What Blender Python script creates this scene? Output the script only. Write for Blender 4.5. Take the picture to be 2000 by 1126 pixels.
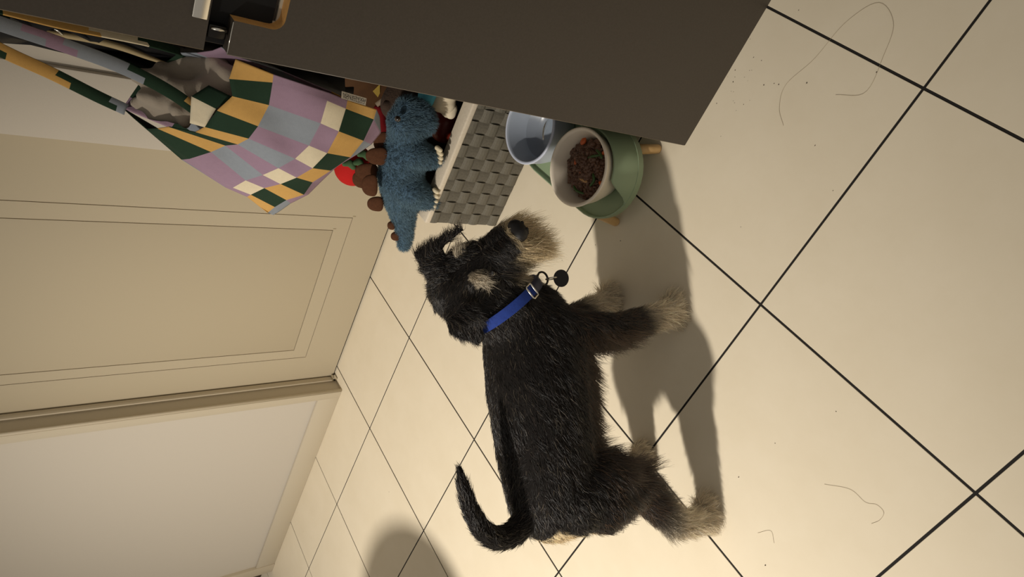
import bpy, bmesh, math, random
import numpy as np
from mathutils import Vector, Matrix

for o in list(bpy.data.objects):
    bpy.data.objects.remove(o)
SC = bpy.context.scene
COL = SC.collection
random.seed(4)
RNG = np.random.default_rng(7)

# ------------------------------------------------------------------ camera, world, light, exposure
CAM_C = np.array([-0.4807, -0.0123, 1.2013])
CAM_R = np.array([[-0.51787234, -0.3972929, -0.75760582],      # picture x
                  [-0.62863542, 0.77738759, 0.0220462],        # picture y (down)
                  [0.58019457, 0.48767498, -0.65233993]])      # view direction
CAM_F = 1308.416                                               # focal length in pixels of the 2000 x 1126 frame
cam = bpy.data.cameras.new('camera')
cam.sensor_fit = 'HORIZONTAL'
cam.sensor_width = 36.0
cam.lens = 36.0 * CAM_F / 2000.0
cam.clip_start = 0.02
camo = bpy.data.objects.new('camera', cam)
COL.objects.link(camo)
M = Matrix.Identity(4)
for i in range(3):
    M[i][0] = CAM_R[0][i]
    M[i][1] = -CAM_R[1][i]
    M[i][2] = -CAM_R[2][i]
    M[i][3] = CAM_C[i]
camo.matrix_world = M
SC.camera = camo

world = bpy.data.worlds.new('world')
SC.world = world
world.use_nodes = True
bgn = world.node_tree.nodes['Background']
bgn.inputs[0].default_value = (1.0, 0.93, 0.83, 1)
bgn.inputs[1].default_value = 0.32

LIGHT_POS = (-0.97, 1.68, 2.04)
kl = bpy.data.lights.new('ceiling_downlight', 'SPOT')
kl.energy = 258
kl.color = (1.0, 0.93, 0.83)
kl.shadow_soft_size = 0.05
kl.spot_size = math.radians(99)
kl.spot_blend = 1.0
klo = bpy.data.objects.new('ceiling_downlight', kl)
klo.location = LIGHT_POS
klo.rotation_euler = (Vector((0.16, 1.62, 0.0)) - Vector(LIGHT_POS)).to_track_quat('-Z', 'Y').to_euler()
COL.objects.link(klo)

SC.view_settings.view_transform = 'Standard'
SC.view_settings.look = 'None'
SC.view_settings.exposure = 0.0
SC.view_settings.gamma = 1.0
SC.view_settings.use_curve_mapping = False


# ------------------------------------------------------------------ helpers
def ray(px, py):
    return CAM_R.T @ np.array([(px - 1000) / CAM_F, (py - 563) / CAM_F, 1.0])


def at(px, py, x=None, y=None, z=None):
    """the point of the room seen at a photo pixel, on a plane of known x, y or z"""
    d = ray(px, py)
    if x is not None:
        t = (x - CAM_C[0]) / d[0]
    elif y is not None:
        t = (y - CAM_C[1]) / d[1]
    else:
        t = (z - CAM_C[2]) / d[2]
    return CAM_C + t * d


def norm(a):
    return a / (np.linalg.norm(a, axis=-1, keepdims=True) + 1e-9)


def srgb(r, g, b):
    f = lambda c: (c / 255 / 12.92) if c / 255 <= 0.04045 else ((c / 255 + 0.055) / 1.055) ** 2.4
    return (f(r), f(g), f(b), 1.0)


def mat(name, col, rough=0.6, spec=0.5, metal=0.0, noise=None, bump=None, sheen=0.0, coat=0.0):
    """noise = (scale, amount, second colour); bump = (scale, strength, distance)"""
    m = bpy.data.materials.new(name)
    m.use_nodes = True
    nt = m.node_tree
    b = nt.nodes['Principled BSDF']
    b.inputs['Base Color'].default_value = col
    b.inputs['Roughness'].default_value = rough
    b.inputs['Specular IOR Level'].default_value = spec
    b.inputs['Metallic'].default_value = metal
    b.inputs['Sheen Weight'].default_value = sheen
    b.inputs['Coat Weight'].default_value = coat
    if noise or bump:
        tc = nt.nodes.new('ShaderNodeTexCoord')
    if noise:
        n = nt.nodes.new('ShaderNodeTexNoise')
        n.inputs['Scale'].default_value = noise[0]
        n.inputs['Detail'].default_value = 6
        n.inputs['Roughness'].default_value = 0.65
        nt.links.new(tc.outputs['Object'], n.inputs['Vector'])
        r = nt.nodes.new('ShaderNodeValToRGB')
        r.color_ramp.elements[0].position = 0.35
        r.color_ramp.elements[1].position = 0.7
        r.color_ramp.elements[0].color = col
        a = noise[1]
        c2 = noise[2]
        r.color_ramp.elements[1].color = tuple(col[i] * (1 - a) + c2[i] * a for i in range(3)) + (1,)
        nt.links.new(n.outputs['Fac'], r.inputs['Fac'])
        nt.links.new(r.outputs['Color'], b.inputs['Base Color'])
    if bump:
        n = nt.nodes.new('ShaderNodeTexNoise')
        n.inputs['Scale'].default_value = bump[0]
        n.inputs['Detail'].default_value = 4
        nt.links.new(tc.outputs['Object'], n.inputs['Vector'])
        bp = nt.nodes.new('ShaderNodeBump')
        bp.inputs['Strength'].default_value = bump[1]
        bp.inputs['Distance'].default_value = bump[2]
        nt.links.new(n.outputs['Fac'], bp.inputs['Height'])
        nt.links.new(bp.outputs['Normal'], b.inputs['Normal'])
    return m


def link(name, data, parent=None):
    o = bpy.data.objects.new(name, data)
    COL.objects.link(o)
    if parent is not None:
        o.parent = parent
        o.matrix_parent_inverse = parent_world(parent).inverted()
    return o


def parent_world(p):
    m = Matrix.LocRotScale(p.location, p.rotation_euler, p.scale)
    if p.parent is not None:
        return parent_world(p.parent) @ p.matrix_parent_inverse @ m
    return m


def finish(name, bm, m, parent=None, smooth=False, angle=None):
    me = bpy.data.meshes.new(name)
    bmesh.ops.recalc_face_normals(bm, faces=bm.faces)
    bm.to_mesh(me)
    bm.free()
    for mm in (m if isinstance(m, (list, tuple)) else [m]):
        me.materials.append(mm)
    if smooth:
        me.polygons.foreach_set('use_smooth', [True] * len(me.polygons))
        if angle:
            me.set_sharp_from_angle(angle=math.radians(angle))
    return link(name, me, parent)


def pydata(name, v, f, m, parent=None, smooth=False, idx=None):
    me = bpy.data.meshes.new(name)
    me.from_pydata([tuple(map(float, p)) for p in v], [], [tuple(map(int, q)) for q in f])
    for mm in (m if isinstance(m, (list, tuple)) else [m]):
        me.materials.append(mm)
    if idx is not None:
        me.polygons.foreach_set('material_index', idx)
    if smooth:
        me.polygons.foreach_set('use_smooth', [True] * len(me.polygons))
    me.update()
    return link(name, me, parent)


def tag(o, label=None, cat=None, group=None, kind=None):
    if label:
        o['label'] = label
    if cat:
        o['category'] = cat
    if group:
        o['group'] = group
    if kind:
        o['kind'] = kind
    return o


def empty(name, loc=(0, 0, 0)):
    o = bpy.data.objects.new(name, None)
    o.location = [float(q) for q in loc]
    o.empty_display_size = 0.05
    COL.objects.link(o)
    return o


def box_bm(lo, hi, bevel=0.0, seg=2, bm=None):
    bm2 = bmesh.new()
    bmesh.ops.create_cube(bm2, size=1)
    for v in bm2.verts:
        v.co = Vector([lo[i] + (v.co[i] + 0.5) * (hi[i] - lo[i]) for i in range(3)])
    if bevel:
        bmesh.ops.bevel(bm2, geom=list(bm2.edges), offset=bevel, segments=seg, affect='EDGES', profile=0.5)
    if bm is None:
        return bm2
    me = bpy.data.meshes.new('tmp')
    bm2.to_mesh(me)
    bm2.free()
    bm.from_mesh(me)
    bpy.data.meshes.remove(me)
    return bm


def box(name, lo, hi, m, parent=None, bevel=0.0):
    return finish(name, box_bm(lo, hi, bevel), m, parent, smooth=bevel > 0, angle=35 if bevel else None)


def lathe(name, prof, m, center, parent=None, seg=64, a0=0.0, a1=2 * math.pi, closed=True, idx=None):
    v = []
    f = []
    ids = []
    n = len(prof)
    full = abs(a1 - a0 - 2 * math.pi) < 1e-6
    cnt = seg if full else seg + 1
    for i in range(cnt):
        a = a0 + (a1 - a0) * i / seg
        for (r, z) in prof:
            v.append((center[0] + r * math.cos(a), center[1] + r * math.sin(a), center[2] + z))
    for i in range(seg):
        j = (i + 1) % cnt
        for k in range(n - 1):
            f.append((i * n + k, j * n + k, j * n + k + 1, i * n + k + 1))
            ids.append(0 if idx is None else idx[k])
    return pydata(name, v, f, m, parent, smooth=True, idx=ids)


def tube(name, pts, r, m, parent=None, seg=10, closed=False, radii=None):
    pts = [np.array(p, float) for p in pts]
    v = []
    f = []
    n = len(pts)
    prev = None
    for i, p in enumerate(pts):
        if closed:
            t = pts[(i + 1) % n] - pts[i - 1]
        else:
            t = pts[min(i + 1, n - 1)] - pts[max(i - 1, 0)]
        t = t / (np.linalg.norm(t) + 1e-12)
        if prev is None:
            a = np.cross(t, [0, 0, 1.0])
            if np.linalg.norm(a) < 1e-3:
                a = np.cross(t, [1.0, 0, 0])
        else:
            a = prev - t * (prev @ t)
        a = a / np.linalg.norm(a)
        prev = a
        b = np.cross(t, a)
        rr = radii[i] if radii is not None else r
        for k in range(seg):
            q = 2 * math.pi * k / seg
            v.append(p + rr * (math.cos(q) * a + math.sin(q) * b))
    for i in range(n if closed else n - 1):
        j = (i + 1) % n
        for k in range(seg):
            f.append((i * seg + k, i * seg + (k + 1) % seg, j * seg + (k + 1) % seg, j * seg + k))
    if not closed:
        f.append(tuple(range(seg))[::-1])
        f.append(tuple((n - 1) * seg + k for k in range(seg)))
    return pydata(name, v, f, m, parent, smooth=True)


def smooth_path(pts, n):
    """Catmull-Rom through the points"""
    P = [np.array(p, float) for p in pts]
    P = [2 * P[0] - P[1]] + P + [2 * P[-1] - P[-2]]
    out = []
    segs = len(P) - 3
    for i in range(n):
        t = i / (n - 1) * segs
        k = min(int(t), segs - 1)
        u = t - k
        a, b, c, d = P[k:k + 4]
        out.append(0.5 * ((2 * b) + (-a + c) * u + (2 * a - 5 * b + 4 * c - d) * u * u + (-a + 3 * b - 3 * c + d) * u ** 3))
    return out


def add_capsule(bm, p0, r0, p1, r1, seg=14, squash=None):
    """a tapered capsule as a row of spheres hull-free: rings along the axis plus round ends"""
    p0 = np.array(p0, float)
    p1 = np.array(p1, float)
    L = np.linalg.norm(p1 - p0)
    t = (p1 - p0) / L if L > 1e-6 else np.array([0, 0, 1.0])
    a = np.cross(t, [0, 0, 1.0])
    if np.linalg.norm(a) < 1e-3:
        a = np.cross(t, [1.0, 0, 0])
    a /= np.linalg.norm(a)
    b = np.cross(t, a)
    rings = []
    for q in (0.995, 0.85, 0.6, 0.3, 0.0):
        rings.append((p0 - t * r0 * q, r0 * math.sqrt(1 - q * q)))
    for q in (0.0, 0.3, 0.6, 0.85, 0.995):
        rings.append((p1 + t * r1 * q, r1 * math.sqrt(1 - q * q)))
    vs = []
    for c, r in rings:
        row = []
        for k in range(seg):
            w = 2 * math.pi * k / seg
            p = c + r * (math.cos(w) * a + math.sin(w) * b)
            if squash is not None:
                d, s = squash
                p = p - d * ((p - p0) @ d) * (1 - s)
            row.append(bm.verts.new(p))
        vs.append(row)
    for i in range(len(vs) - 1):
        for k in range(seg):
            bm.faces.new((vs[i][k], vs[i][(k + 1) % seg], vs[i + 1][(k + 1) % seg], vs[i + 1][k]))
    bm.faces.new(vs[0][::-1])
    bm.faces.new(vs[-1])


def remeshed(name, bm, voxel, smooth_it, m, parent=None, disp=None):
    """union of the closed shapes in bm as one smooth skin"""
    me = bpy.data.meshes.new(name)
    bmesh.ops.recalc_face_normals(bm, faces=bm.faces)
    bm.to_mesh(me)
    bm.free()
    o = bpy.data.objects.new(name, me)
    COL.objects.link(o)
    md = o.modifiers.new('r', 'REMESH')
    md.mode = 'VOXEL'
    md.voxel_size = voxel
    md.use_smooth_shade = True
    if smooth_it:
        sm = o.modifiers.new('s', 'SMOOTH')
        sm.factor = 0.5
        sm.iterations = smooth_it
    bpy.context.view_layer.update()
    dg = bpy.context.evaluated_depsgraph_get()
    me2 = bpy.data.meshes.new_from_object(o.evaluated_get(dg))
    o.modifiers.clear()
    o.data = me2
    bpy.data.meshes.remove(me)
    me2.name = name
    if disp:
        n = len(me2.vertices)
        co = np.zeros(n * 3)
        no = np.zeros(n * 3)
        me2.vertices.foreach_get('co', co)
        me2.vertices.foreach_get('normal', no)
        co = co.reshape(-1, 3)
        no = no.reshape(-1, 3)
        co += no * disp(co)[:, None]
        me2.vertices.foreach_set('co', co.ravel())
    me2.materials.clear()
    me2.materials.append(m)
    me2.polygons.foreach_set('use_smooth', [True] * len(me2.polygons))
    me2.update()
    if parent is not None:
        o.parent = parent
        o.matrix_parent_inverse = parent_world(parent).inverted()
    return o


def sines(co, freq, amp, seed, terms=6):
    r = np.random.default_rng(seed)
    out = np.zeros(len(co))
    for _ in range(terms):
        d = r.normal(size=3)
        d /= np.linalg.norm(d)
        out += np.sin(co @ d * freq * r.uniform(0.6, 1.5) + r.uniform(0, 6.28))
    return out * amp / math.sqrt(terms)


# ------------------------------------------------------------------ materials
S = 0.45                       # tile pitch
m_tile = mat('tile_cream', srgb(226, 214, 190), rough=0.66, spec=0.12, noise=(6.0, 0.35, srgb(212, 198, 170)), bump=(60, 0.03, 0.002))
nt = m_tile.node_tree                       # clouding runs across the tiles, not the same on each
gp = nt.nodes.new('ShaderNodeNewGeometry')
for nd_t in nt.nodes:
    if nd_t.type == 'TEX_NOISE':
        nt.links.new(gp.outputs['Position'], nd_t.inputs['Vector'])
m_grout = mat('grout_dark', srgb(26, 22, 18), rough=0.9)
m_wall = mat('wall_paint', srgb(193, 185, 172), rough=0.85, spec=0.2, bump=(260, 0.12, 0.002))
m_trim = mat('trim_paint', srgb(190, 179, 158), rough=0.45, spec=0.4)
m_door = mat('door_paint', srgb(178, 166, 142), rough=0.5, spec=0.35, bump=(400, 0.05, 0.001))
m_groove = mat('door_groove', srgb(150, 136, 108), rough=0.7)
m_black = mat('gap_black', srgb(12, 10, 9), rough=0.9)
m_brownroom = mat('doorway_shade', srgb(64, 48, 36), rough=0.6)
m_cab = mat('cabinet_charcoal', srgb(68, 61, 53), rough=0.5, spec=0.35, noise=(300, 0.25, srgb(88, 80, 70)), bump=(900, 0.08, 0.0005))
m_cabedge = mat('cabinet_edge', srgb(120, 108, 92), rough=0.35, spec=0.5)
m_oak = mat('raw_oak_edge', srgb(216, 164, 96), rough=0.5, noise=(70, 0.4, srgb(160, 104, 50)))
m_steel = mat('polished_steel', srgb(210, 205, 195), rough=0.22, metal=1.0)
m_darkmetal = mat('dark_metal', srgb(50, 48, 46), rough=0.3, metal=1.0)

# ------------------------------------------------------------------ floor
floor = box('floor', (-1.80, -1.35, -0.03), (1.62, 4.05, -0.0018), m_grout)
tag(floor, 'floor of large cream tiles with dark joints', kind='structure')
tile_me = None
for i in range(-4, 3):
    for j in range(-3, 9):
        if tile_me is None:
            g = 0.0023
            o = finish('tile', box_bm((g, g, -0.012), (S - g, S - g, 0.0), 0.0007, 2), m_tile, None, smooth=True, angle=12)
            tile_me = o.data
        else:
            o = bpy.data.objects.new('tile', tile_me)
            COL.objects.link(o)
        o.location = (i * S, j * S, random.uniform(-0.0004, 0.0))
        o.parent = floor

# ------------------------------------------------------------------ wall, doors, trims
WX = 1.152
DX = 1.222
wall = box('wall_back', (WX, 1.86, 0.0), (WX + 0.14, 3.03, 2.5), m_wall)
tag(wall, 'off-white painted wall between the two doorways', kind='structure')
w2 = box('wall_right', (WX, -1.35, 0.0), (WX + 0.14, 0.80, 2.5), m_wall)
tag(w2, 'off-white painted wall behind the charcoal cabinet', kind='structure')
w3 = box('wall_over', (WX, 0.80, 2.10), (WX + 0.14, 1.86, 2.5), m_wall)
tag(w3, 'wall above the panelled door', kind='structure')
bb = finish('baseboard_back', box_bm((WX - 0.013, 1.885, 0.0), (WX, 3.022, 0.088), 0.003), m_trim, None, True, 35)
tag(bb, 'painted baseboard along the foot of the wall', kind='structure')
# door casing, latch side: jamb, round nosing, flat face
t1 = empty('trim_1', (WX, 1.86, 0))
tag(t1, 'painted casing beside the panelled door', kind='structure')
box('jamb', (WX - 0.006, 1.852, 0.0), (DX + 0.06, 1.884, 2.10), m_trim, t1)
tube('nosing', [(WX - 0.008, 1.848, 0.0), (WX - 0.008, 1.848, 2.1)], 0.006, m_trim, t1, seg=14)
box('casing_face', (WX - 0.014, 1.852, 0.0), (WX - 0.001, 1.886, 2.10), m_trim, t1, 0.002)
box('door_stop', (DX - 0.026, 1.842, 0.0), (DX - 0.006, 1.853, 2.08), m_trim, t1, 0.001)
st = box('strike_plate', (DX - 0.030, 1.832, 0.004), (DX - 0.008, 1.843, 0.022), m_steel, t1, 0.001)
box('screw_slot', (DX - 0.034, 1.836, 0.010), (DX - 0.0295, 1.840, 0.018), m_darkmetal, st)
# casing on the other side of the door
t2 = empty('trim_2', (WX, 0.8, 0))
tag(t2, 'painted casing behind the hanging tote bag', kind='structure')
box('casing_face', (WX - 0.014, 0.70, 0.0), (WX + 0.002, 0.872, 2.10), m_wall, t2, 0.003)
box('jamb', (WX, 0.80, 0.0), (DX + 0.06, 0.868, 2.10), m_trim, t2)
# far casing and dark doorway
t3 = empty('trim_3', (WX, 3.05, 0))
tag(t3, 'painted casing at the far end of the wall', kind='structure')
box('casing_face', (WX - 0.016, 3.022, 0.0), (WX + 0.10, 3.085, 2.10), m_trim, t3, 0.003)
d2 = box('doorway_dark', (WX + 0.05, 3.085, 0.004), (WX + 0.09, 3.95, 2.08), m_brownroom, None, 0.003)  # dark brown panel standing in for the dark of the open doorway
tag(d2, 'dark brown panel painted as the dark opening of the far doorway', kind='structure')


def door_leaf():
    """flush door with two incised rectangular lines"""
    root = empty('door_1', (DX, 1.35, 0))
    tag(root, 'cream door with two incised rectangular outlines', kind='structure')
    y0, y1, z0, z1 = 0.872, 1.848, 0.007, 2.06
    rects = [(1.094, 1.727, 0.150, 1.90), (1.146, 1.686, 0.205, 1.845)]
    box('door_slab', (DX + 0.0035, y0, z0), (DX + 0.04, y1, z1), m_groove, root)
    w = 0.0022
    # facings around the incised lines: stiles, band between lines, centre field
    (a0, a1, b0, b1), (c0, c1, e0, e1) = rects

    def frame(name, o, i):
        bm = bmesh.new()
        O = [(o[0], o[2]), (o[1], o[2]), (o[1], o[3]), (o[0], o[3])]
        I = [(i[0], i[2]), (i[1], i[2]), (i[1], i[3]), (i[0], i[3])]
        vo = [bm.verts.new((DX, y, z)) for y, z in O]
        vi = [bm.verts.new((DX, y, z)) for y, z in I]
        for k in range(4):
            q = (k + 1) % 4
            bm.faces.new((vo[k], vo[q], vi[q], vi[k]))
        r = bmesh.ops.extrude_face_region(bm, geom=list(bm.faces))
        for g in r['geom']:
            if isinstance(g, bmesh.types.BMVert):
                g.co.x += 0.0037
        return finish(name, bm, m_door, root)
    frame('outer_frame', (y0, y1, z0, z1), (a0, a1, b0, b1))
    frame('panel_band', (a0 + w, a1 - w, b0 + w, b1 - w), (c0, c1, e0, e1))
    box('centre_panel', (DX, c0 + w, e0 + w), (DX + 0.0037, c1 - w, e1 - w), m_door, root, 0.0008)
    # small sprung corners of the lines
    for (yy, zz) in ((a0, b0), (c0, e0)):
        bm = bmesh.new()
        box_bm((DX - 0.0006, yy - 0.007, zz - 0.008), (DX + 0.001, yy - 0.004, zz + 0.002), 0, 2, bm)
        finish('corner_tick', bm, m_groove, root)
    return root


door_leaf()
gap_strip = box('floor_gap_shade', (DX + 0.006, 0.86, -0.004), (DX + 0.07, 1.86, 0.006), m_black)  # black strip below the door, the shade of the gap put into its colour
tag(gap_strip, 'black strip painted as the dark gap under the cream door', kind='structure')

# ------------------------------------------------------------------ tall charcoal cabinet
CX, CY = 0.3375, 0.2965
cab = empty('tall_cabinet', (0.7, 0.0, 0))
tag(cab, 'tall charcoal cabinet with a cut-out grip between its two doors', 'cabinet')
box('carcass', (CX + 0.0225, -0.60, 0.0), (1.12, CY - 0.002, 1.90), m_cab, cab)
ND, NZ = 0.872, 0.930        # notch floor, lower door top
YN = 0.255                   # notch end


def notch_door(name, pts, zc_list):
    """door outline in (y, z) extruded; edges of the cut-out get raw oak"""
    bm = bmesh.new()
    vf = [bm.verts.new((CX, y, z)) for y, z in pts]
    vb = [bm.verts.new((CX + 0.021, y, z)) for y, z in pts]
    bm.faces.new(vf)
    bm.faces.new(vb[::-1])
    n = len(pts)
    for k in range(n):
        q = (k + 1) % n
        f = bm.faces.new((vf[k], vb[k], vb[q], vf[q]))
        f.material_index = zc_list[k]
    return finish(name, bm, [m_cab, m_oak, m_cabedge, m_steel], cab)


arc = [(YN - 0.014 + 0.014 * math.sin(a), ND + 0.014 - 0.014 * math.cos(a)) for a in np.linspace(0, math.pi / 2, 8)]
pts = [(-0.56, 0.0), (CY, 0.0), (CY, NZ), (YN, NZ)] + arc[::-1] + [(-0.02, ND), (-0.02, NZ), (-0.56, NZ)]
ids = [0, 2, 0] + [1] * 9 + [1] + [0, 0]
ids = (ids + [0] * len(pts))[:len(pts)]
lower = notch_door('door', pts, ids)
UZ = 0.957
pts = [(-0.56, 1.88), (CY, 1.88), (CY, UZ), (-0.56, UZ)]
ids = [0, 2, 0, 0]
upper = notch_door('door', pts, ids)
box('grip_liner', (CX + 0.0195, -0.02, ND - 0.001), (CX + 0.0224, YN + 0.001, ND + 0.0035), m_trim, lower)
box('grip_liner', (CX + 0.0195, YN - 0.004, ND), (CX + 0.0224, YN + 0.001, NZ), m_trim, lower)
box('door_rail', (CX + 0.0185, -0.55, NZ - 0.05), (CX + 0.0224, CY - 0.004, UZ + 0.05), m_black, cab)
tube('edge_strip', [(CX + 0.001, YN + 0.002, NZ), (CX + 0.001, CY, NZ)], 0.0010, m_steel, lower, 6)
box('pull_handle', (CX - 0.003, -0.02, UZ + 0.002), (CX + 0.004, YN + 0.006, UZ + 0.019), m_steel, upper, 0.0015)
hg = box('hinge', (CX + 0.006, YN + 0.012, NZ + 0.003), (CX + 0.018, YN + 0.028, UZ - 0.003), m_darkmetal, cab, 0.002)
tube('hinge_pin', [(CX + 0.005, YN + 0.016, NZ + 0.004), (CX + 0.005, YN + 0.016, NZ + 0.022)], 0.002, m_steel, hg, 8)
tube('edge_band', [(CX + 0.0012, CY, 0.003), (CX + 0.0012, CY, NZ)], 0.0012, m_cabedge, lower, 6)
tube('edge_band', [(CX + 0.0012, CY, UZ), (CX + 0.0012, CY, 1.88)], 0.0012, m_cabedge, upper, 6)

# ------------------------------------------------------------------ raised feeder stand and bowls
m_sage = mat('sage_green', srgb(140, 158, 126), rough=0.42, spec=0.5)
m_beech = mat('beech', srgb(216, 178, 120), rough=0.5, noise=(40, 0.5, srgb(190, 146, 90)))
m_ivory = mat('ivory_ceramic', srgb(242, 230, 210), rough=0.3, spec=0.5)
m_blue = mat('blue_grey_ceramic', srgb(192, 198, 214), rough=0.28, spec=0.5)
m_bluein = mat('blue_grey_inside', srgb(150, 158, 170), rough=0.3, spec=0.5)
W0 = np.array([0.447, 0.432])     # bowl centres
W1 = np.array([0.636, 0.440])
fs = empty('feeder_stand', (0.54, 0.436, 0))
tag(fs, 'sage green raised pet feeder stand on short wooden legs', 'feeder stand')


def stadium(r, n=20):
    out = []
    for k in range(n + 1):
        a = math.pi / 2 + math.pi * k / n
        out.append((W0[0] + r * math.cos(a), W0[1] + r * math.sin(a)))
    for k in range(n + 1):
        a = -math.pi / 2 + math.pi * k / n
        out.append((W1[0] + r * math.cos(a), W1[1] + r * math.sin(a)))
    return out


prof = [(0.04, 0.052), (0.100, 0.052), (0.106, 0.057), (0.107, 0.074), (0.1045, 0.0755), (0.102, 0.073), (0.101, 0.064), (0.04, 0.064)]
v = []
f = []
rings = [stadium(r) for r, z in prof]
n = len(rings[0])
for (r, z), ring in zip(prof, rings):
    v += [(x, y, z) for x, y in ring]
for i in range(len(prof) - 1):
    for k in range(n):
        q = (k + 1) % n
        f.append((i * n + k, i * n + q, (i + 1) * n + q, (i + 1) * n + k))
f.append(tuple(range(n))[::-1])
f.append(tuple((len(prof) - 1) * n + k for k in range(n)))
pydata('tray', v, f, m_sage, fs, True).data.set_sharp_from_angle(angle=math.radians(40))


def cradle(c, a0, a1, name='bowl_cradle'):
    v = []
    f = []
    seg = 40
    for i in range(seg + 1):
        u = i / seg
        a = math.radians(a0 + (a1 - a0) * u)
        e = min(u, 1 - u) / 0.16
        h = 1.0 if e >= 1 else (3 * e * e - 2 * e ** 3)
        zt = 0.074 + 0.058 * h
        rt = 0.1055 - 0.016 * h
        for (r, z) in ((0.1055, 0.070), (0.106, 0.074), (rt + 0.001, zt - 0.002), (rt, zt), (rt - 0.003, zt), (rt - 0.0035, zt - 0.002), (0.1015, 0.070)):
            v.append((c[0] + r * math.cos(a), c[1] + r * math.sin(a), z))
    k = 7
    for i in range(seg):
        for j in range(k):
            q = (j + 1) % k
            f.append((i * k + j, (i + 1) * k + j, (i + 1) * k + q, i * k + q))
    f.append(tuple(range(k)))
    f.append(tuple(seg * k + j for j in range(k))[::-1])
    return pydata(name, v, f, m_sage, fs, True)


cradle(W0, 166, 352)
cradle(W1, -150, 20)
for (x, y, dx, dy) in ((0.405, 0.352, -0.014, -0.016), (0.405, 0.520, -0.014, 0.010), (0.680, 0.360, 0.014, -0.016), (0.680, 0.520, 0.014, 0.012)):
    tube('leg', [(x, y, 0.054), (x + dx * 0.5, y + dy * 0.5, 0.028), (x + dx * 0.95, y + dy * 0.95, 0.003), (x + dx, y + dy, 0.0)], 0.010, m_beech, fs, 18, radii=[0.0115, 0.0108, 0.0100, 0.0085])


def bowl(name, c, base_z, rim_z, r_rim, r_base, mats, label):
    h = rim_z - base_z
    prof = [(0.001, 0.0), (r_base, 0.0), (r_base + 0.004, 0.004), (r_base * 0.45 + r_rim * 0.55 + 0.003, h * 0.5), (r_rim - 0.0015, h - 0.006), (r_rim + 0.0005, h - 0.002),
            (r_rim - 0.002, h), (r_rim - 0.006, h - 0.001), (r_rim - 0.009, h - 0.006), (r_base * 0.4 + r_rim * 0.6 - 0.008, h * 0.45), (r_base - 0.004, 0.014), (r_base - 0.014, 0.009), (0.001, 0.008)]
    o = lathe(name, prof, mats, (c[0], c[1], base_z), None, 72, idx=[0] * 7 + [1] * 5)
    return tag(o, label, 'bowl')


bowl('food_bowl', W0, 0.0655, 0.150, 0.085, 0.055, [m_ivory, m_ivory], 'ivory bowl filled with minced meat on the green stand')
bowl('water_bowl', W1, 0.0655, 0.150, 0.085, 0.066, [m_blue, m_bluein], 'blue-grey bowl of water on the green stand')
m_water = bpy.data.materials.new('water')
m_water.use_nodes = True
nt = m_water.node_tree
nt.nodes.remove(nt.nodes['Principled BSDF'])
tr = nt.nodes.new('ShaderNodeBsdfTransparent')
tr.inputs[0].default_value = (0.93, 0.95, 0.96, 1)
gl = nt.nodes.new('ShaderNodeBsdfGlossy')
gl.inputs['Roughness'].default_value = 0.02
fr = nt.nodes.new('ShaderNodeFresnel')
fr.inputs['IOR'].default_value = 1.33
mx = nt.nodes.new('ShaderNodeMixShader')
nt.links.new(fr.outputs[0], mx.inputs[0])
nt.links.new(tr.outputs[0], mx.inputs[1])
nt.links.new(gl.outputs[0], mx.inputs[2])
nt.links.new(mx.outputs[0], nt.nodes['Material Output'].inputs[0])
wt = lathe('water', [(0.0001, 0.0), (0.0655, 0.0), (0.0655, -0.001)], m_water, (W1[0], W1[1], 0.099), None, 48)
tag(wt, 'clear water standing in the blue-grey bowl', 'water', kind='stuff')

# food: mince (too fine to count), carrot pieces, beans
m_meat = mat('cooked_mince', srgb(118, 86, 66), rough=0.45, spec=0.5, noise=(90, 0.8, srgb(74, 50, 38)))
m_carrot = mat('carrot', srgb(198, 92, 34), rough=0.4, noise=(60, 0.5, srgb(160, 66, 26)))
m_bean = mat('green_bean', srgb(52, 84, 34), rough=0.4)
m_pale = mat('cooked_onion', srgb(184, 140, 92), rough=0.4)
ico = bmesh.new()
bmesh.ops.create_icosphere(ico, subdivisions=1, radius=1)
iv = np.array([v.co[:] for v in ico.verts])
iff = [tuple(q.index for q in fc.verts) for fc in ico.faces]
ico.free()
V = []
F = []
FC = W0 + np.array([-0.004, -0.004])


def food_z(x, y):
    r = math.hypot(x - FC[0], y - FC[1])
    return 0.134 - 0.020 * (r / 0.062) ** 2


for k in range(1200):
    a = RNG.uniform(0, 2 * math.pi)
    r = 0.064 * math.sqrt(RNG.uniform(0, 1)) * (1 + 0.10 * math.sin(3 * a + 1))
    x, y = FC[0] + r * math.cos(a), FC[1] + r * math.sin(a)
    s = RNG.uniform(0.0026, 0.0064)
    c = np.array([x, y, food_z(x, y) + RNG.uniform(-0.004, 0.004)])
    q = iv * (s * (1 + RNG.normal(0, 0.25, size=(len(iv), 1)))) * RNG.uniform(0.7, 1.3, size=3) + c
    b = len(V)
    V += list(q)
    F += [tuple(b + i for i in fc) for fc in iff]
mm = pydata('minced_meat', V, F, m_meat, None, True)
tag(mm, 'dark crumbly minced meat heaped in the ivory bowl', 'food', kind='stuff')
# mound under the crumbs
lathe('meat_mound', [(0.0001, 0.042), (0.02, 0.040), (0.04, 0.033), (0.056, 0.022), (0.050, -0.006), (0.042, -0.012), (0.0001, -0.012)], m_meat, (FC[0], FC[1], 0.0885), mm, 40)


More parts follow.
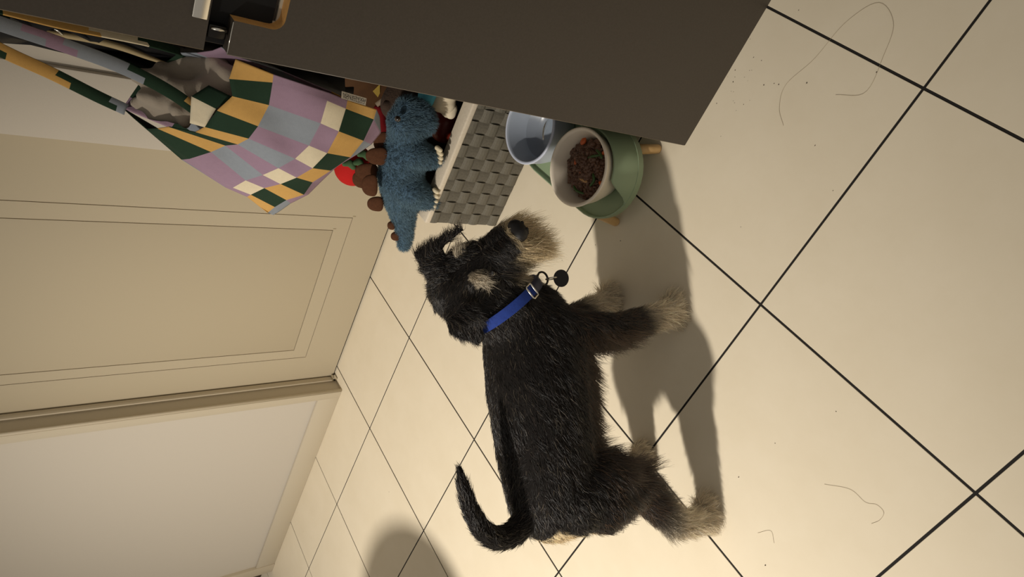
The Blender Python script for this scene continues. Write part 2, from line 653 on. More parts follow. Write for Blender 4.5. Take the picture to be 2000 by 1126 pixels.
def chunk(name, px, py, size, m, label, cat, seed, z=0.134, group=None):
    p = at(px, py, z=z)
    bm = bmesh.new()
    bmesh.ops.create_icosphere(bm, subdivisions=2, radius=1)
    r = np.random.default_rng(seed)
    for v in bm.verts:
        v.co = Vector((v.co.x * size[0] * r.uniform(.85, 1.1), v.co.y * size[1] * r.uniform(.85, 1.1), v.co.z * size[2]))
    ang = r.uniform(0, 3.1)
    bmesh.ops.rotate(bm, verts=bm.verts, cent=(0, 0, 0), matrix=Matrix.Rotation(ang, 3, 'Z'))
    bmesh.ops.translate(bm, verts=bm.verts, vec=Vector(p))
    o = finish(name, bm, m, None, True)
    return tag(o, label, cat, group)


CARROTS = ((1139, 276, 0.010, 'largest carrot piece on the mince, against the bowl wall'), (1126, 318, 0.009, 'carrot piece beside the pale onion slice'),
           (1132, 332, 0.010, 'carrot piece in the middle of the mince'), (1174, 358, 0.007, 'small carrot piece beside the curved green bean'),
           (1180, 298, 0.006, 'small carrot piece next to the crossed green beans'))
for k, (px, py, q, lab) in enumerate(CARROTS):
    chunk('carrot_piece', px, py, (q, q * 0.7, 0.0045), m_carrot, lab, 'carrot', k, group='carrot pieces in the ivory bowl')
chunk('onion_slice', 1140, 352, (0.014, 0.004, 0.003), m_pale, 'pale cooked onion slice on the minced meat', 'onion', 12)


def bean(pts, label):
    P = smooth_path([at(px, py, z=0.137) for px, py in pts], 9)
    o = tube('green_bean', P, 0.003, m_bean, None, 8, radii=[0.0012, 0.0026, 0.003, 0.003, 0.003, 0.003, 0.003, 0.0026, 0.0012])
    tag(o, label, 'bean', 'green beans in the ivory bowl')


for q, lab in (([(1148, 308), (1158, 305), (1172, 303)], 'straight green bean crossing another on the mince'),
               ([(1164, 292), (1172, 300), (1176, 310)], 'short green bean crossed by a straight one on the mince'),
               ([(1158, 338), (1160, 352), (1152, 364)], 'curved green bean beside the onion slice'),
               ([(1120, 362), (1126, 372), (1140, 378)], 'green bean bent along the edge of the mince')):
    bean(q, lab)

# ------------------------------------------------------------------ woven basket
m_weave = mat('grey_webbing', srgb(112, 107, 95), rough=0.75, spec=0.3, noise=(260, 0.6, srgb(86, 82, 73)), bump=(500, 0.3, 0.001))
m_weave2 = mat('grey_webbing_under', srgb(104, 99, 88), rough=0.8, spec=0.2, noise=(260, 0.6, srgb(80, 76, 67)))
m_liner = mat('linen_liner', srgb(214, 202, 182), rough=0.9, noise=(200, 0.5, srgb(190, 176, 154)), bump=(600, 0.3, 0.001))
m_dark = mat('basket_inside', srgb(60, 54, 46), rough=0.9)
BX0, BX1, BY0, BY1, BZ = 0.748, 1.085, 0.335, 0.788, 0.235
bk = empty('storage_basket', (0.91, 0.56, 0))
tag(bk, 'grey woven strap basket with a pale linen rim, full of plush toys', 'basket')
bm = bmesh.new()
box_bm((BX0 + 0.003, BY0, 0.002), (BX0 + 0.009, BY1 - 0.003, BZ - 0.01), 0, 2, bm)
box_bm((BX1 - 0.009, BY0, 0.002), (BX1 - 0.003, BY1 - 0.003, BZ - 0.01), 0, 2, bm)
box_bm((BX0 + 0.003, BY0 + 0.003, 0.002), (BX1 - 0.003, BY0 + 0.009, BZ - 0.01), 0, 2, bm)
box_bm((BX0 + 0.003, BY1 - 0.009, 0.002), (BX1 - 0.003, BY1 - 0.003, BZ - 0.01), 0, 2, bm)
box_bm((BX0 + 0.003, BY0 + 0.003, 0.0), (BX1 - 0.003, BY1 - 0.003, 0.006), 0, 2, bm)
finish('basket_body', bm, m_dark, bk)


def strip_mesh(name, L, Wd, mt, h):
    """one bowed over-pass of a strap; local x along the strap, y across, z out"""
    bm = bmesh.new()
    nx = 5
    rows = []
    for i in range(nx):
        t = i / (nx - 1)
        z = h * math.sin(math.pi * t) ** 0.6 + 0.0005
        rows.append([bm.verts.new(((t - 0.5) * L, -Wd / 2, z)), bm.verts.new(((t - 0.5) * L, Wd / 2, z)),
                     bm.verts.new(((t - 0.5) * L, Wd / 2, z - 0.0018)), bm.verts.new(((t - 0.5) * L, -Wd / 2, z - 0.0018))])
    for i in range(nx - 1):
        for k in range(4):
            q = (k + 1) % 4
            bm.faces.new((rows[i][k], rows[i + 1][k], rows[i + 1][q], rows[i][q]))
    bm.faces.new(rows[0])
    bm.faces.new(rows[-1][::-1])
    me = bpy.data.meshes.new(name)
    bmesh.ops.recalc_face_normals(bm, faces=bm.faces)
    bm.to_mesh(me)
    bm.free()
    me.materials.append(mt)
    return me


NR = 7
cw = (BZ - 0.006) / NR
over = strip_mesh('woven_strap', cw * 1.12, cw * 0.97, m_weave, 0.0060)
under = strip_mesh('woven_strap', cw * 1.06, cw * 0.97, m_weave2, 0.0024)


def face_weave(origin, udir, normal, ncol):
    u = Vector(udir)
    nn = Vector(normal)
    z = Vector((0, 0, 1))
    for i in range(ncol):
        for j in range(NR):
            c = Vector(origin) + u * (cw * (i + 0.5)) + z * (0.002 + cw * (j + 0.5))
            up = (i + j) % 2 == 0
            xa = z if up else u
            ya = nn.cross(xa)
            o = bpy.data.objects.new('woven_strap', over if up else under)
            COL.objects.link(o)
            mw = Matrix((xa, ya, nn)).transposed().to_4x4()
            if up:
                mw = mw @ Matrix.Rotation(math.radians(random.uniform(-1.5, 1.5)), 4, 'Z') @ Matrix.Rotation(math.radians(2.5), 4, 'X')
            mw.translation = c
            o.parent = bk
            o.matrix_parent_inverse = parent_world(bk).inverted()
            o.matrix_basis = mw


face_weave((BX0 + 0.003, BY1, 0.0), (0, -1, 0), (-1, 0, 0), int((BY1 - BY0) / cw))
face_weave((BX0 + 0.003, BY1 - 0.003, 0.0), (1, 0, 0), (0, 1, 0), int((BX1 - BX0) / cw))
# pale linen turned over the rim
bm = bmesh.new()
RW = 0.038
for lo, hi in (((BX0 - 0.003, BY0 - 0.002, BZ - 0.012), (BX0 + RW, BY1 + 0.002, BZ + 0.004)), ((BX1 - RW, BY0 - 0.002, BZ - 0.012), (BX1 + 0.003, BY1 + 0.002, BZ + 0.004)),
               ((BX0 - 0.002, BY1 - 0.014, BZ - 0.012), (BX1, BY1 + 0.002, BZ + 0.0035)), ((BX0, BY0 - 0.002, BZ - 0.012), (BX1, BY0 + 0.014, BZ + 0.0035))):
    box_bm(lo, hi, 0.004, 3, bm)
finish('linen_rim', bm, m_liner, bk, True, 40)

# ------------------------------------------------------------------ fur


def surface_samples(me, n, weight=None, seed=1):
    me.calc_loop_triangles()
    nt_ = len(me.loop_triangles)
    tri = np.zeros(nt_ * 3, dtype=np.int64)
    me.loop_triangles.foreach_get('vertices', tri)
    tri = tri.reshape(-1, 3)
    co = np.zeros(len(me.vertices) * 3)
    no = np.zeros(len(me.vertices) * 3)
    me.vertices.foreach_get('co', co)
    me.vertices.foreach_get('normal', no)
    co = co.reshape(-1, 3)
    no = no.reshape(-1, 3)
    a, b, c = co[tri[:, 0]], co[tri[:, 1]], co[tri[:, 2]]
    ar = np.linalg.norm(np.cross(b - a, c - a), axis=1)
    if weight is not None:
        ar = ar * weight((a + b + c) / 3)
    r = np.random.default_rng(seed)
    pick = r.choice(nt_, size=n, p=ar / ar.sum())
    u = r.uniform(size=(n, 1))
    w = r.uniform(size=(n, 1))
    s = np.sqrt(u)
    A, B, Cc = 1 - s, s * (1 - w), s * w
    P = A * co[tri[pick, 0]] + B * co[tri[pick, 1]] + Cc * co[tri[pick, 2]]
    N = A * no[tri[pick, 0]] + B * no[tri[pick, 1]] + Cc * no[tri[pick, 2]]
    N /= np.linalg.norm(N, axis=1, keepdims=True) + 1e-9
    return P, N




def make_fur(name, P, N, flow, length, lift, gravity, colors, radius, material, parent, npt=6, clump=0.5, nclump=1200, wave=0.12, seed=3, jitter=0.2):
    """strands as hair curves; flow = tangent direction per root, length per root"""
    r = np.random.default_rng(seed)
    n = len(P)
    flow = flow - N * (flow * N).sum(1, keepdims=True)
    flow = norm(flow + r.normal(0, jitter, size=(n, 3)))
    d0 = norm(flow * (1 - lift)[:, None] + N * lift[:, None])
    t = np.linspace(0, 1, npt)
    L = length[:, None, None]
    T = t[None, :, None]
    pts = P[:, None, :] + d0[:, None, :] * (L * T) + np.array([0, 0, -1.0])[None, None, :] * (gravity[:, None, None] * L * T ** 2)
    side = norm(np.cross(d0, N) + 1e-6)
    ph = r.uniform(0, 6.28, size=(n, 1, 1))
    fr_ = r.uniform(3.0, 6.5, size=(n, 1, 1))
    am = r.uniform(0.3, 1.0, size=(n, 1, 1)) * wave
    pts = pts + side[:, None, :] * (np.sin(T * fr_ + ph) - np.sin(ph)) * am * L * T
    if clump > 0:
        cid = r.choice(n, size=min(nclump, n), replace=False)
        near = np.zeros(n, dtype=np.int64)
        for s0 in range(0, n, 2000):
            d = ((P[s0:s0 + 2000, None, :] - P[None, cid, :]) ** 2).sum(2)
            near[s0:s0 + 2000] = cid[d.argmin(1)]
        rel = pts[near] - P[near][:, None, :]
        # same tip shape as the clump's guide, drawn together towards the tip
        tgt = P[near][:, None, :] + rel * (length / (length[near] + 1e-9))[:, None, None].clip(0.6, 1.4)
        k = clump * (T ** 1.3) * r.uniform(0.3, 1.0, size=(n, 1, 1))
        ok = (np.linalg.norm(P - P[near], axis=1) < length * 0.9)[:, None, None]
        pts = np.where(ok, pts * (1 - k) + tgt * k, pts)
    cu = bpy.data.hair_curves.new(name)
    cu.add_curves([npt] * n)
    cu.position_data.foreach_set('vector', pts.reshape(-1).astype(np.float32))
    ra = cu.attributes.new('radius', 'FLOAT', 'POINT') if 'radius' not in cu.attributes else cu.attributes['radius']
    rad = radius[:, None] * (1 - 0.85 * t[None, :] ** 1.5) if hasattr(radius, '__len__') else np.tile(radius * (1 - 0.85 * t ** 1.5), (n, 1))
    ra.data.foreach_set('value', rad.reshape(-1).astype(np.float32))
    ca = cu.attributes.new('strand_color', 'FLOAT_COLOR', 'CURVE')
    cc = np.ones((n, 4), dtype=np.float32)
    cc[:, :3] = colors
    ca.data.foreach_set('color', cc.reshape(-1))
    cu.materials.append(material)
    o = link(name, cu, parent)
    return tag(o, kind='stuff')


def fur_material(name, rough=0.38, spec=0.5):
    m = bpy.data.materials.new(name)
    m.use_nodes = True
    nt = m.node_tree
    b = nt.nodes['Principled BSDF']
    at_ = nt.nodes.new('ShaderNodeAttribute')
    at_.attribute_name = 'strand_color'
    nt.links.new(at_.outputs['Color'], b.inputs['Base Color'])
    b.inputs['Roughness'].default_value = rough
    b.inputs['Specular IOR Level'].default_value = spec
    return m


def skin_material(name):
    m = bpy.data.materials.new(name)
    m.use_nodes = True
    nt = m.node_tree
    b = nt.nodes['Principled BSDF']
    at_ = nt.nodes.new('ShaderNodeAttribute')
    at_.attribute_name = 'skin_color'
    nt.links.new(at_.outputs['Color'], b.inputs['Base Color'])
    b.inputs['Roughness'].default_value = 0.9
    b.inputs['Specular IOR Level'].default_value = 0.1
    return m


m_fur = fur_material('dog_hair')
m_skin = skin_material('dog_undercoat')
m_plush = fur_material('plush_pile', 0.7, 0.15)


def paint_skin(o, fn):
    me = o.data
    n = len(me.vertices)
    co = np.zeros(n * 3)
    me.vertices.foreach_get('co', co)
    c = np.ones((n, 4), dtype=np.float32)
    c[:, :3] = fn(co.reshape(-1, 3))
    a = me.attributes.new('skin_color', 'FLOAT_COLOR', 'POINT')
    a.data.foreach_set('color', c.ravel())


# ------------------------------------------------------------------ the dog
DO = np.array([-0.09, 0.875, 0.0])
DA = np.array([0.7768, -0.6298, 0.0])        # forward
DN = np.array([0.6298, 0.7768, 0.0])         # towards its far flank


def D(s, d, z):
    return DO + DA * s + DN * d + np.array([0, 0, z])


HB = at(912, 512, z=0.515)                   # point between the brows
HA = np.array([-0.10, -0.83, -0.56])
HA /= np.linalg.norm(HA)
HL = np.array([0.816, -0.396, 0.429])
HL -= HA * (HL @ HA)
HL /= np.linalg.norm(HL)
HU = np.cross(HA, HL)
_f = math.radians(25)
HL, HU = math.cos(_f) * HL - math.sin(_f) * HU, math.cos(_f) * HU + math.sin(_f) * HL


def Hd(a, l, u):
    return HB + HA * a + HL * l + HU * u


dog = empty('dog', D(0.17, 0, 0))
tag(dog, 'black and cream wire-haired dog in a blue collar standing on the tiles', 'dog')
bm = bmesh.new()
cap = lambda p, r, q, s, **k: add_capsule(bm, p, r, q, s, **k)
# trunk
cap(D(0.055, 0, 0.362), 0.084, D(0.13, 0, 0.362), 0.090)
cap(D(0.13, 0, 0.362), 0.090, D(0.25, 0, 0.356), 0.097)
cap(D(0.25, 0, 0.356), 0.097, D(0.335, 0, 0.350), 0.095)
cap(D(0.33, 0, 0.325), 0.078, D(0.375, 0, 0.345), 0.070)
cap(D(0.15, 0, 0.315), 0.066, D(0.32, 0, 0.300), 0.072)
for s in (-1, 1):
    cap(D(0.04, s * 0.035, 0.345), 0.062, D(0.06, s * 0.052, 0.285), 0.060)
    cap(D(0.345, s * 0.045, 0.345), 0.052, D(0.335, s * 0.062, 0.27), 0.040)
# neck up to the skull
NC = D(0.404, -0.004, 0.411)                 # middle of the neck under the collar
NDIR = DA * 0.836 + DN * 0.10 + np.array([0, 0, 0.54])
NDIR /= np.linalg.norm(NDIR)
cap(D(0.350, 0, 0.372), 0.074, NC, 0.064)
cap(NC, 0.064, Hd(-0.052, 0.0, -0.062), 0.052)
# legs
cap(D(0.335, -0.066, 0.27), 0.040, D(0.335, -0.078, 0.20), 0.029)
cap(D(0.335, -0.078, 0.20), 0.029, D(0.350, -0.084, 0.10), 0.021)
cap(D(0.350, -0.084, 0.10), 0.021, D(0.357, -0.086, 0.035), 0.021)
cap(D(0.352, -0.086, 0.022), 0.021, D(0.380, -0.087, 0.019), 0.018)
cap(D(0.345, 0.062, 0.27), 0.038, D(0.365, 0.074, 0.20), 0.028)
cap(D(0.365, 0.074, 0.20), 0.028, D(0.400, 0.082, 0.10), 0.021)
cap(D(0.400, 0.082, 0.10), 0.021, D(0.412, 0.084, 0.035), 0.021)
cap(D(0.410, 0.084, 0.022), 0.021, D(0.438, 0.084, 0.019), 0.018)
# hind legs: thigh, knee, hock, pastern, paw
cap(D(0.030, -0.050, 0.29), 0.060, D(0.038, -0.064, 0.205), 0.038)
cap(D(0.038, -0.064, 0.205), 0.038, D(-0.040, -0.069, 0.130), 0.025)
cap(D(-0.052, -0.070, 0.128), 0.022, D(-0.068, -0.071, 0.04), 0.020)
cap(D(-0.072, -0.071, 0.022), 0.021, D(-0.040, -0.072, 0.019), 0.018)
cap(D(0.055, 0.050, 0.29), 0.058, D(0.105, 0.066, 0.205), 0.038)
cap(D(0.105, 0.066, 0.205), 0.038, D(0.045, 0.070, 0.125), 0.025)
cap(D(0.032, 0.070, 0.125), 0.022, D(0.040, 0.071, 0.04), 0.020)
cap(D(0.040, 0.071, 0.022), 0.021, D(0.072, 0.072, 0.019), 0.018)
# paws: toes
for (s, d) in ((0.385, -0.087), (0.443, 0.084), (-0.036, -0.072), (0.076, 0.072)):
    for k in (-0.012, -0.004, 0.004, 0.012):
        cap(D(s - 0.008, d + k, 0.013), 0.008, D(s + 0.004, d + k * 1.15, 0.0105), 0.0075, seg=10)
# tail
tl = [D(0.035, 0, 0.415), D(0.022, 0, 0.436), D(0.008, 0, 0.470), D(0.012, 0, 0.502), D(0.035, 0, 0.530), D(0.072, 0, 0.546), D(0.108, 0, 0.553), D(0.140, 0, 0.556)]
tr_ = [0.028, 0.024, 0.020, 0.019, 0.017, 0.0145, 0.012, 0.006]
for i in range(len(tl) - 1):
    cap(tl[i], tr_[i], tl[i + 1], tr_[i + 1], seg=12)
# head
cap(Hd(-0.045, 0, -0.050), 0.053, Hd(-0.008, 0, -0.048), 0.046)
for s in (-1, 1):
    cap(Hd(-0.020, s * 0.030, -0.060), 0.037, Hd(0.012, s * 0.025, -0.060), 0.033)
    cap(Hd(0.050, s * 0.017, -0.046), 0.023, Hd(0.086, s * 0.014, -0.044), 0.019)
    cap(Hd(-0.008, s * 0.028, -0.012), 0.013, Hd(0.006, s * 0.024, -0.014), 0.011)
cap(Hd(0.0, 0, -0.035), 0.035, Hd(0.084, 0, -0.028), 0.024)
cap(Hd(0.0, 0, -0.070), 0.033, Hd(0.078, 0, -0.060), 0.024)


def ear(root, mid, tip, w, wroot, wmid, thick):
    """a flap: flat capsules side by side"""
    for k in (-1, -0.5, 0, 0.5, 1):
        cap(root + w * wroot * k, thick, mid + w * wmid * k, thick, seg=8)
        cap(mid + w * wmid * k, thick, tip + w * 0.006 * k, thick * 0.8, seg=8)


# far ear: out and up, tip falling forward; near ear: hanging down beside the neck
ear(Hd(-0.058, 0.034, -0.014), Hd(-0.046, 0.070, -0.006), Hd(0.016, 0.066, -0.010), norm(HA - 0.3 * HL), 0.018, 0.022, 0.0065)
ear(Hd(-0.058, -0.040, -0.022), Hd(-0.064, -0.078, -0.028), Hd(-0.066, -0.100, -0.072), HA, 0.020, 0.027, 0.0065)
body = remeshed('body', bm, 0.0062, 4, m_skin, dog)

# ---- colour and coat fields
c_black = np.array(srgb(30, 27, 25)[:3])
c_dark = np.array(srgb(46, 38, 32)[:3])
c_brown = np.array(srgb(88, 66, 46)[:3])
c_cream = np.array(srgb(226, 210, 182)[:3])
c_tan = np.array(srgb(222, 200, 160)[:3])
c_grey = np.array(srgb(128, 116, 98)[:3])


def coords(p):
    q = p - DO
    s = q @ DA
    d = q @ DN
    z = q[:, 2]
    h = p - HB
    return s, d, z, h @ HA, h @ HL, h @ HU


def sm(x, a, b):
    t = np.clip((x - a) / (b - a), 0, 1)
    return t * t * (3 - 2 * t)


def coat(p):
    """colour, hair length, lift, gravity, flow for points p"""
    s, d, z, a, l, u = coords(p)
    n = len(p)
    h0, h1 = Hd(-0.050, 0, -0.050), Hd(0.095, 0, -0.040)
    tt = np.clip(((p - h0) @ (h1 - h0)) / ((h1 - h0) @ (h1 - h0)), 0, 1)
    dh = np.linalg.norm(p - (h0 + tt[:, None] * (h1 - h0)), axis=1)
    inhead = ((dh < 0.074 - 0.020 * tt) & ((p - NC) @ NDIR > 0.014)) | ((np.abs(l) > 0.048) & (np.abs(l) < 0.125) & (a > -0.11) & (a < 0.04) & (u > -0.10) & (u < 0.03) & (s > 0.38) & (z > 0.40))
    col = np.tile(c_black, (n, 1))
    ln = np.full(n, 0.017)
    lift = np.full(n, 0.10)
    gr = np.full(n, 0.15)
    flow = -DA[None, :] * 1.0 + np.array([0, 0, -0.55])[None, :] * sm(0.43 - z, 0.0, 0.10)[:, None] + DN[None, :] * (np.sign(d) * 0.1)[:, None]
    # belly / flank fringe
    fr_ = sm(0.315 - z, 0.0, 0.07) * (s > 0.06) * (s < 0.33) * (z > 0.19)
    ln = ln + 0.024 * fr_
    gr = gr + 0.5 * fr_
    lift = lift + 0.15 * fr_
    col = col * (1 - 0.55 * fr_[:, None]) + c_brown * 0.55 * fr_[:, None]
    # legs
    front = (s > 0.28)
    lo_f = sm(0.150 - z, 0.0, 0.06) * front
    lo_h = sm(0.190 - z, 0.0, 0.08) * (~front)
    leg = np.maximum(lo_f, lo_h)[:, None]
    col = col * (1 - leg) + (0.92 * c_cream + 0.08 * c_grey) * leg
    ln = ln + leg[:, 0] * 0.014
    lg = sm(0.25 - z, 0.0, 0.06)
    flow = flow * (1 - lg[:, None]) + (np.array([0, 0, -1.0]) - DA * 0.35)[None, :] * lg[:, None]
    lift = lift + 0.18 * lg
    feather = sm(0.20 - z, 0, 0.05) * front * sm(0.35 - s + 0.06 * (d > 0), 0.0, 0.02)
    ln = ln + 0.020 * feather
    ln = np.minimum(ln, 0.040)
    toe = sm(0.035 - z, 0.0, 0.02)
    ln = ln * (1 - 0.45 * toe)
    # thigh: mixed grey brown long hair
    th = sm(0.33 - z, 0, 0.10) * (s < 0.12) * (1 - lo_h)
    col = col * (1 - 0.5 * th[:, None]) + c_dark * 0.9 * th[:, None]
    ln = np.minimum(ln + 0.010 * th, 0.034)
    # cream under the tail
    ut = sm(0.0 - s, -0.008, 0.01) * (d < 0.035) * (d > -0.05) * (z > 0.27) * (z < 0.405)
    col = col * (1 - ut[:, None]) + c_tan * ut[:, None]
    # tail
    tail = (z > 0.438) & (s < 0.20)
    col[tail] = c_black
    ln[tail] = 0.016
    gr[tail] = 0.0
    if tail.any():
        TL = np.array(tl)
        k = ((p[tail][:, None, :] - TL[None]) ** 2).sum(2).argmin(1)
        k = np.clip(k, 0, len(TL) - 2)
        flow[tail] = norm(TL[k + 1] - TL[k])
        lift[tail] = 0.18
    # head
    hd = inhead
    col[hd] = c_black
    ln[hd] = 0.013
    gr[hd] = 0.1
    lift[hd] = 0.25
    flow[hd] = -HA[None, :] + HL[None, :] * (np.sign(l[hd]) * 0.5)[:, None]
    ears = hd & ((np.abs(l) > 0.054) & (a < 0.03) & (u > -0.085))
    flow[ears] = HA[None, :] * 0.25 + HL[None, :] * np.sign(l[ears])[:, None] * 1.0 - np.array([0, 0, 0.3])
    ln[ears] = 0.021
    lift[ears] = 0.15
    rim = ears & (l > 0) & (u < -0.012) & (a > -0.03)
    col[rim] = c_grey
    muz = hd & (a > 0.030) & (~ears)
    muz &= (dh < 0.074) & (tt > 0.4)
    side_ = muz & (u < -0.028)
    w = sm(a + 0.25 * (-0.03 - u), 0.048, 0.082)
    col[side_] = c_black * (1 - w[side_][:, None]) + c_tan * w[side_][:, None]
    ln[side_] = 0.024 + 0.024 * w[side_]
    flow[side_] = HA[None, :] * 0.55 + np.array([0, 0, -0.7]) + HL[None, :] * (l[side_] * 22)[:, None]
    lift[side_] = 0.30
    gr[side_] = 0.45
    top = muz & (u >= -0.028)
    flow[top] = HL[None, :] * (np.sign(l[top]) * 0.9)[:, None] + HA[None, :] * 0.15 - HU[None, :] * 0.3
    ln[top] = 0.017
    lift[top] = 0.15
    tip = top & (a > 0.083)
    col[tip] = 0.6 * c_tan
    flow[tip] = HL[None, :] * (np.sign(l[tip]) * 1.0)[:, None] - HU[None, :] * 0.9 + HA[None, :] * 0.1
    # pale jaw line
    ck = hd & (dh < 0.074) & (np.abs(l) < 0.05) & ((p - NC) @ NDIR > 0.020) & (a < 0.085) & (a > -0.02) & (u < -0.074)
    col[ck] = 0.9 * c_cream
    # brows
    br = hd & (np.abs(np.abs(l) - 0.030) < 0.011) & (np.abs(a + 0.002) < 0.010) & (u > -0.034)
    col[br] = c_cream * 0.62
    ln[br] = 0.028
    lift[br] = 0.32
    gr[br] = 0.15
    flow[br] = HA[None, :] * 0.6 + HL[None, :] * (np.sign(l[br]) * 1.0)[:, None]
    return col, ln, lift, gr, flow


paint_skin(body, lambda c: coat(c)[0] * 0.8)


def wt(c):
    s, d, z, a, l, u = coords(c)
    hd = (s > 0.37) & (z > 0.32) & (a > -0.10)
    return 1.0 + 1.6 * hd + 4.0 * (hd & (a > 0.045) & (u > -0.11)) + 0.9 * (z < 0.2) + 0.6 * ((z < 0.32) & (~hd))


P, N = surface_samples(body.data, 105000, wt, 11)
col, ln, lift, gr, flow = coat(P)
s_, d_, z_, a_, l_, u_ = coords(P)
keep = ~((np.abs(l_) < 0.019) & (a_ > 0.092) & (u_ > -0.042) & (u_ < 0.010))        # bare nose leather
keep &= ~((z_ < 0.006))
P, N, col, ln, lift, gr, flow = [q[keep] for q in (P, N, col, ln, lift, gr, flow)]
n = len(P)
r = np.random.default_rng(5)
ln = ln * r.uniform(0.55, 1.25, n)
v = np.exp(r.normal(0, 0.28, n))
# some dark coat strands are brown; grey ones also paint in its sheen
sil = r.uniform(size=n)
darkc = col.mean(1) < 0.05
col = col * v[:, None]
col[(sil < 0.12) & darkc] = c_dark * 1.4
col[(sil > 0.95) & darkc] = c_grey * 0.6
lowdark = darkc & (P[:, 2] < 0.33) & (sil > 0.72)
col[lowdark] = c_brown * r.uniform(0.5, 1.2, size=(lowdark.sum(), 1))
lightc = ~darkc & (sil < 0.15)
col[lightc] = col[lightc] * 0.5
ground = P[:, 2] - ln * 0.5 < 0.0
ln[ground] = np.minimum(ln[ground], 0.012)
make_fur('fur_coat', P, N, flow, ln, lift, gr, np.clip(col, 0, 1), 0.00034, m_fur, dog, 6, 0.68, 3600, 0.18, 8, 0.16)

# nose and eyes
m_nose = mat('nose_leather', srgb(22, 20, 20), rough=0.5, spec=0.4, bump=(900, 0.5, 0.0008))
bm = bmesh.new()
add_capsule(bm, Hd(0.100, -0.007, -0.018), 0.0150, Hd(0.100, 0.007, -0.018), 0.0150)
add_capsule(bm, Hd(0.098, 0, -0.032), 0.010, Hd(0.102, 0, -0.020), 0.0145)
nose = remeshed('nose', bm, 0.0022, 3, m_nose, dog)
m_nostril = mat('nostril', srgb(5, 4, 4), rough=0.6)
for s in (-1, 1):
    bm = bmesh.new()
    add_capsule(bm, Hd(0.1145, s * 0.0075, -0.019), 0.0035, Hd(0.1115, s * 0.0125, -0.023), 0.0026, seg=10)
    finish('nostril', bm, m_nostril, nose, True)
m_eye = mat('eye_brown', srgb(24, 14, 8), rough=0.08, spec=0.8, coat=1.0)
for s in (-1, 1):
    bm = bmesh.new()
    bmesh.ops.create_uvsphere(bm, u_segments=20, v_segments=14, radius=0.0085)
    bmesh.ops.translate(bm, verts=bm.verts, vec=Vector(Hd(0.021, s * 0.029, -0.030)))
    finish('eye', bm, m_eye, dog, True)

# ---- collar, buckle, ring and tag
m_collar = mat('blue_webbing', srgb(38, 62, 138), rough=0.8, spec=0.2, noise=(120, 0.4, srgb(26, 38, 92)), bump=(700, 0.4, 0.0008))
m_navy = mat('navy_leather', srgb(24, 30, 58), rough=0.5)
ctr = NC
nd = NDIR
e1 = norm(np.cross(nd, DN))        # roughly up/back
e2 = np.cross(nd, e1)
e1, e2 = -e1, e2
collar_pts = []
NCO = 72
CR1, CR2 = 0.0775, 0.0765


def ring_pt(a, r=0.0, w=0.0):
    return ctr + e1 * math.cos(a) * (CR1 + r) + e2 * math.sin(a) * (CR2 + r) + nd * w


vv = []
ff = []
for i in range(NCO):
    a = 2 * math.pi * i / NCO
    for (r_, w_) in ((0.0, -0.0095), (0.0024, -0.0095), (0.0025, 0.0), (0.0024, 0.0095), (0.0, 0.0095), (-0.0015, 0.0)):
        vv.append(ring_pt(a, r_, w_))
for i in range(NCO):
    j = (i + 1) % NCO
    for k in range(6):
        q = (k + 1) % 6
        ff.append((i * 6 + k, j * 6 + k, j * 6 + q, i * 6 + q))
collar = pydata('collar', vv, ff, m_collar, dog, True)
collar.data.set_sharp_from_angle(angle=math.radians(50))
collar['label'] = 'blue webbing collar'
# the lowest point of the ring carries the buckle and the tag
best = min(range(360), key=lambda q: ring_pt(math.radians(q))[2])
ab = math.radians(best)
side_sign = 1 if (ring_pt(ab + 0.3) - ring_pt(ab)) @ DN < 0 else -1
vv = []
ff = []
for i in range(9):
    a = ab + side_sign * (0.86 + 0.075 * i)
    for (r_, w_) in ((0.0028, -0.0105), (0.005, -0.010), (0.0054, 0.0), (0.005, 0.010), (0.0028, 0.0105)):
        vv.append(ring_pt(a, r_, w_))
for i in range(8):
    for k in range(4):
        ff.append((i * 5 + k, (i + 1) * 5 + k, (i + 1) * 5 + k + 1, i * 5 + k + 1))
pydata('leather_keeper', vv, ff, m_navy, collar, True)
ba = ab + side_sign * 1.58
bp = [ring_pt(ba + q, 0.006, w) for q, w in ((-0.09, -0.0125), (0.09, -0.0125), (0.09, 0.0125), (-0.09, 0.0125))]
buck = tube('buckle', [p for k in range(4) for p in (bp[k] * 0.9 + bp[(k + 1) % 4] * 0.1, bp[k] * 0.1 + bp[(k + 1) % 4] * 0.9)], 0.0016, m_steel, collar, 8, closed=True)
low = ring_pt(ab + side_sign * 0.80, 0.004)
# D ring at the throat, split ring, round tag
vdir = np.array([0, 0, -1.0])
sd = norm(np.cross(vdir, DA))


def hoop(name, c, ax1, ax2, R, r, m, par):
    return tube(name, [c + R * (math.cos(t) * ax1 + math.sin(t) * ax2) for t in np.linspace(0, 2 * math.pi, 29)[:-1]], r, m, par, 8, closed=True)


hoop('lead_ring', low + vdir * 0.009, vdir, DA, 0.0125, 0.0020, m_darkmetal, collar)
hoop('split_ring', low + vdir * 0.031, vdir, sd, 0.0105, 0.0012, m_steel, collar)
m_tagm = mat('tag_enamel', srgb(40, 40, 44), rough=0.3, metal=0.6)
tc_ = low + vdir * 0.057
nrm_t = norm(-CAM_R[2] * np.array([1, 1, 0.3]))
bm = bmesh.new()
bmesh.ops.create_cone(bm, cap_ends=True, segments=40, radius1=0.0165, radius2=0.0165, depth=0.0022)
bmesh.ops.bevel(bm, geom=[e for e in bm.edges if e.calc_face_angle(0) > 1], offset=0.0006, segments=2, affect='EDGES')
rotq = Vector((0, 0, 1)).rotation_difference(Vector(nrm_t)).to_matrix()
bmesh.ops.rotate(bm, verts=bm.verts, cent=(0, 0, 0), matrix=rotq)
bmesh.ops.translate(bm, verts=bm.verts, vec=Vector(tc_))
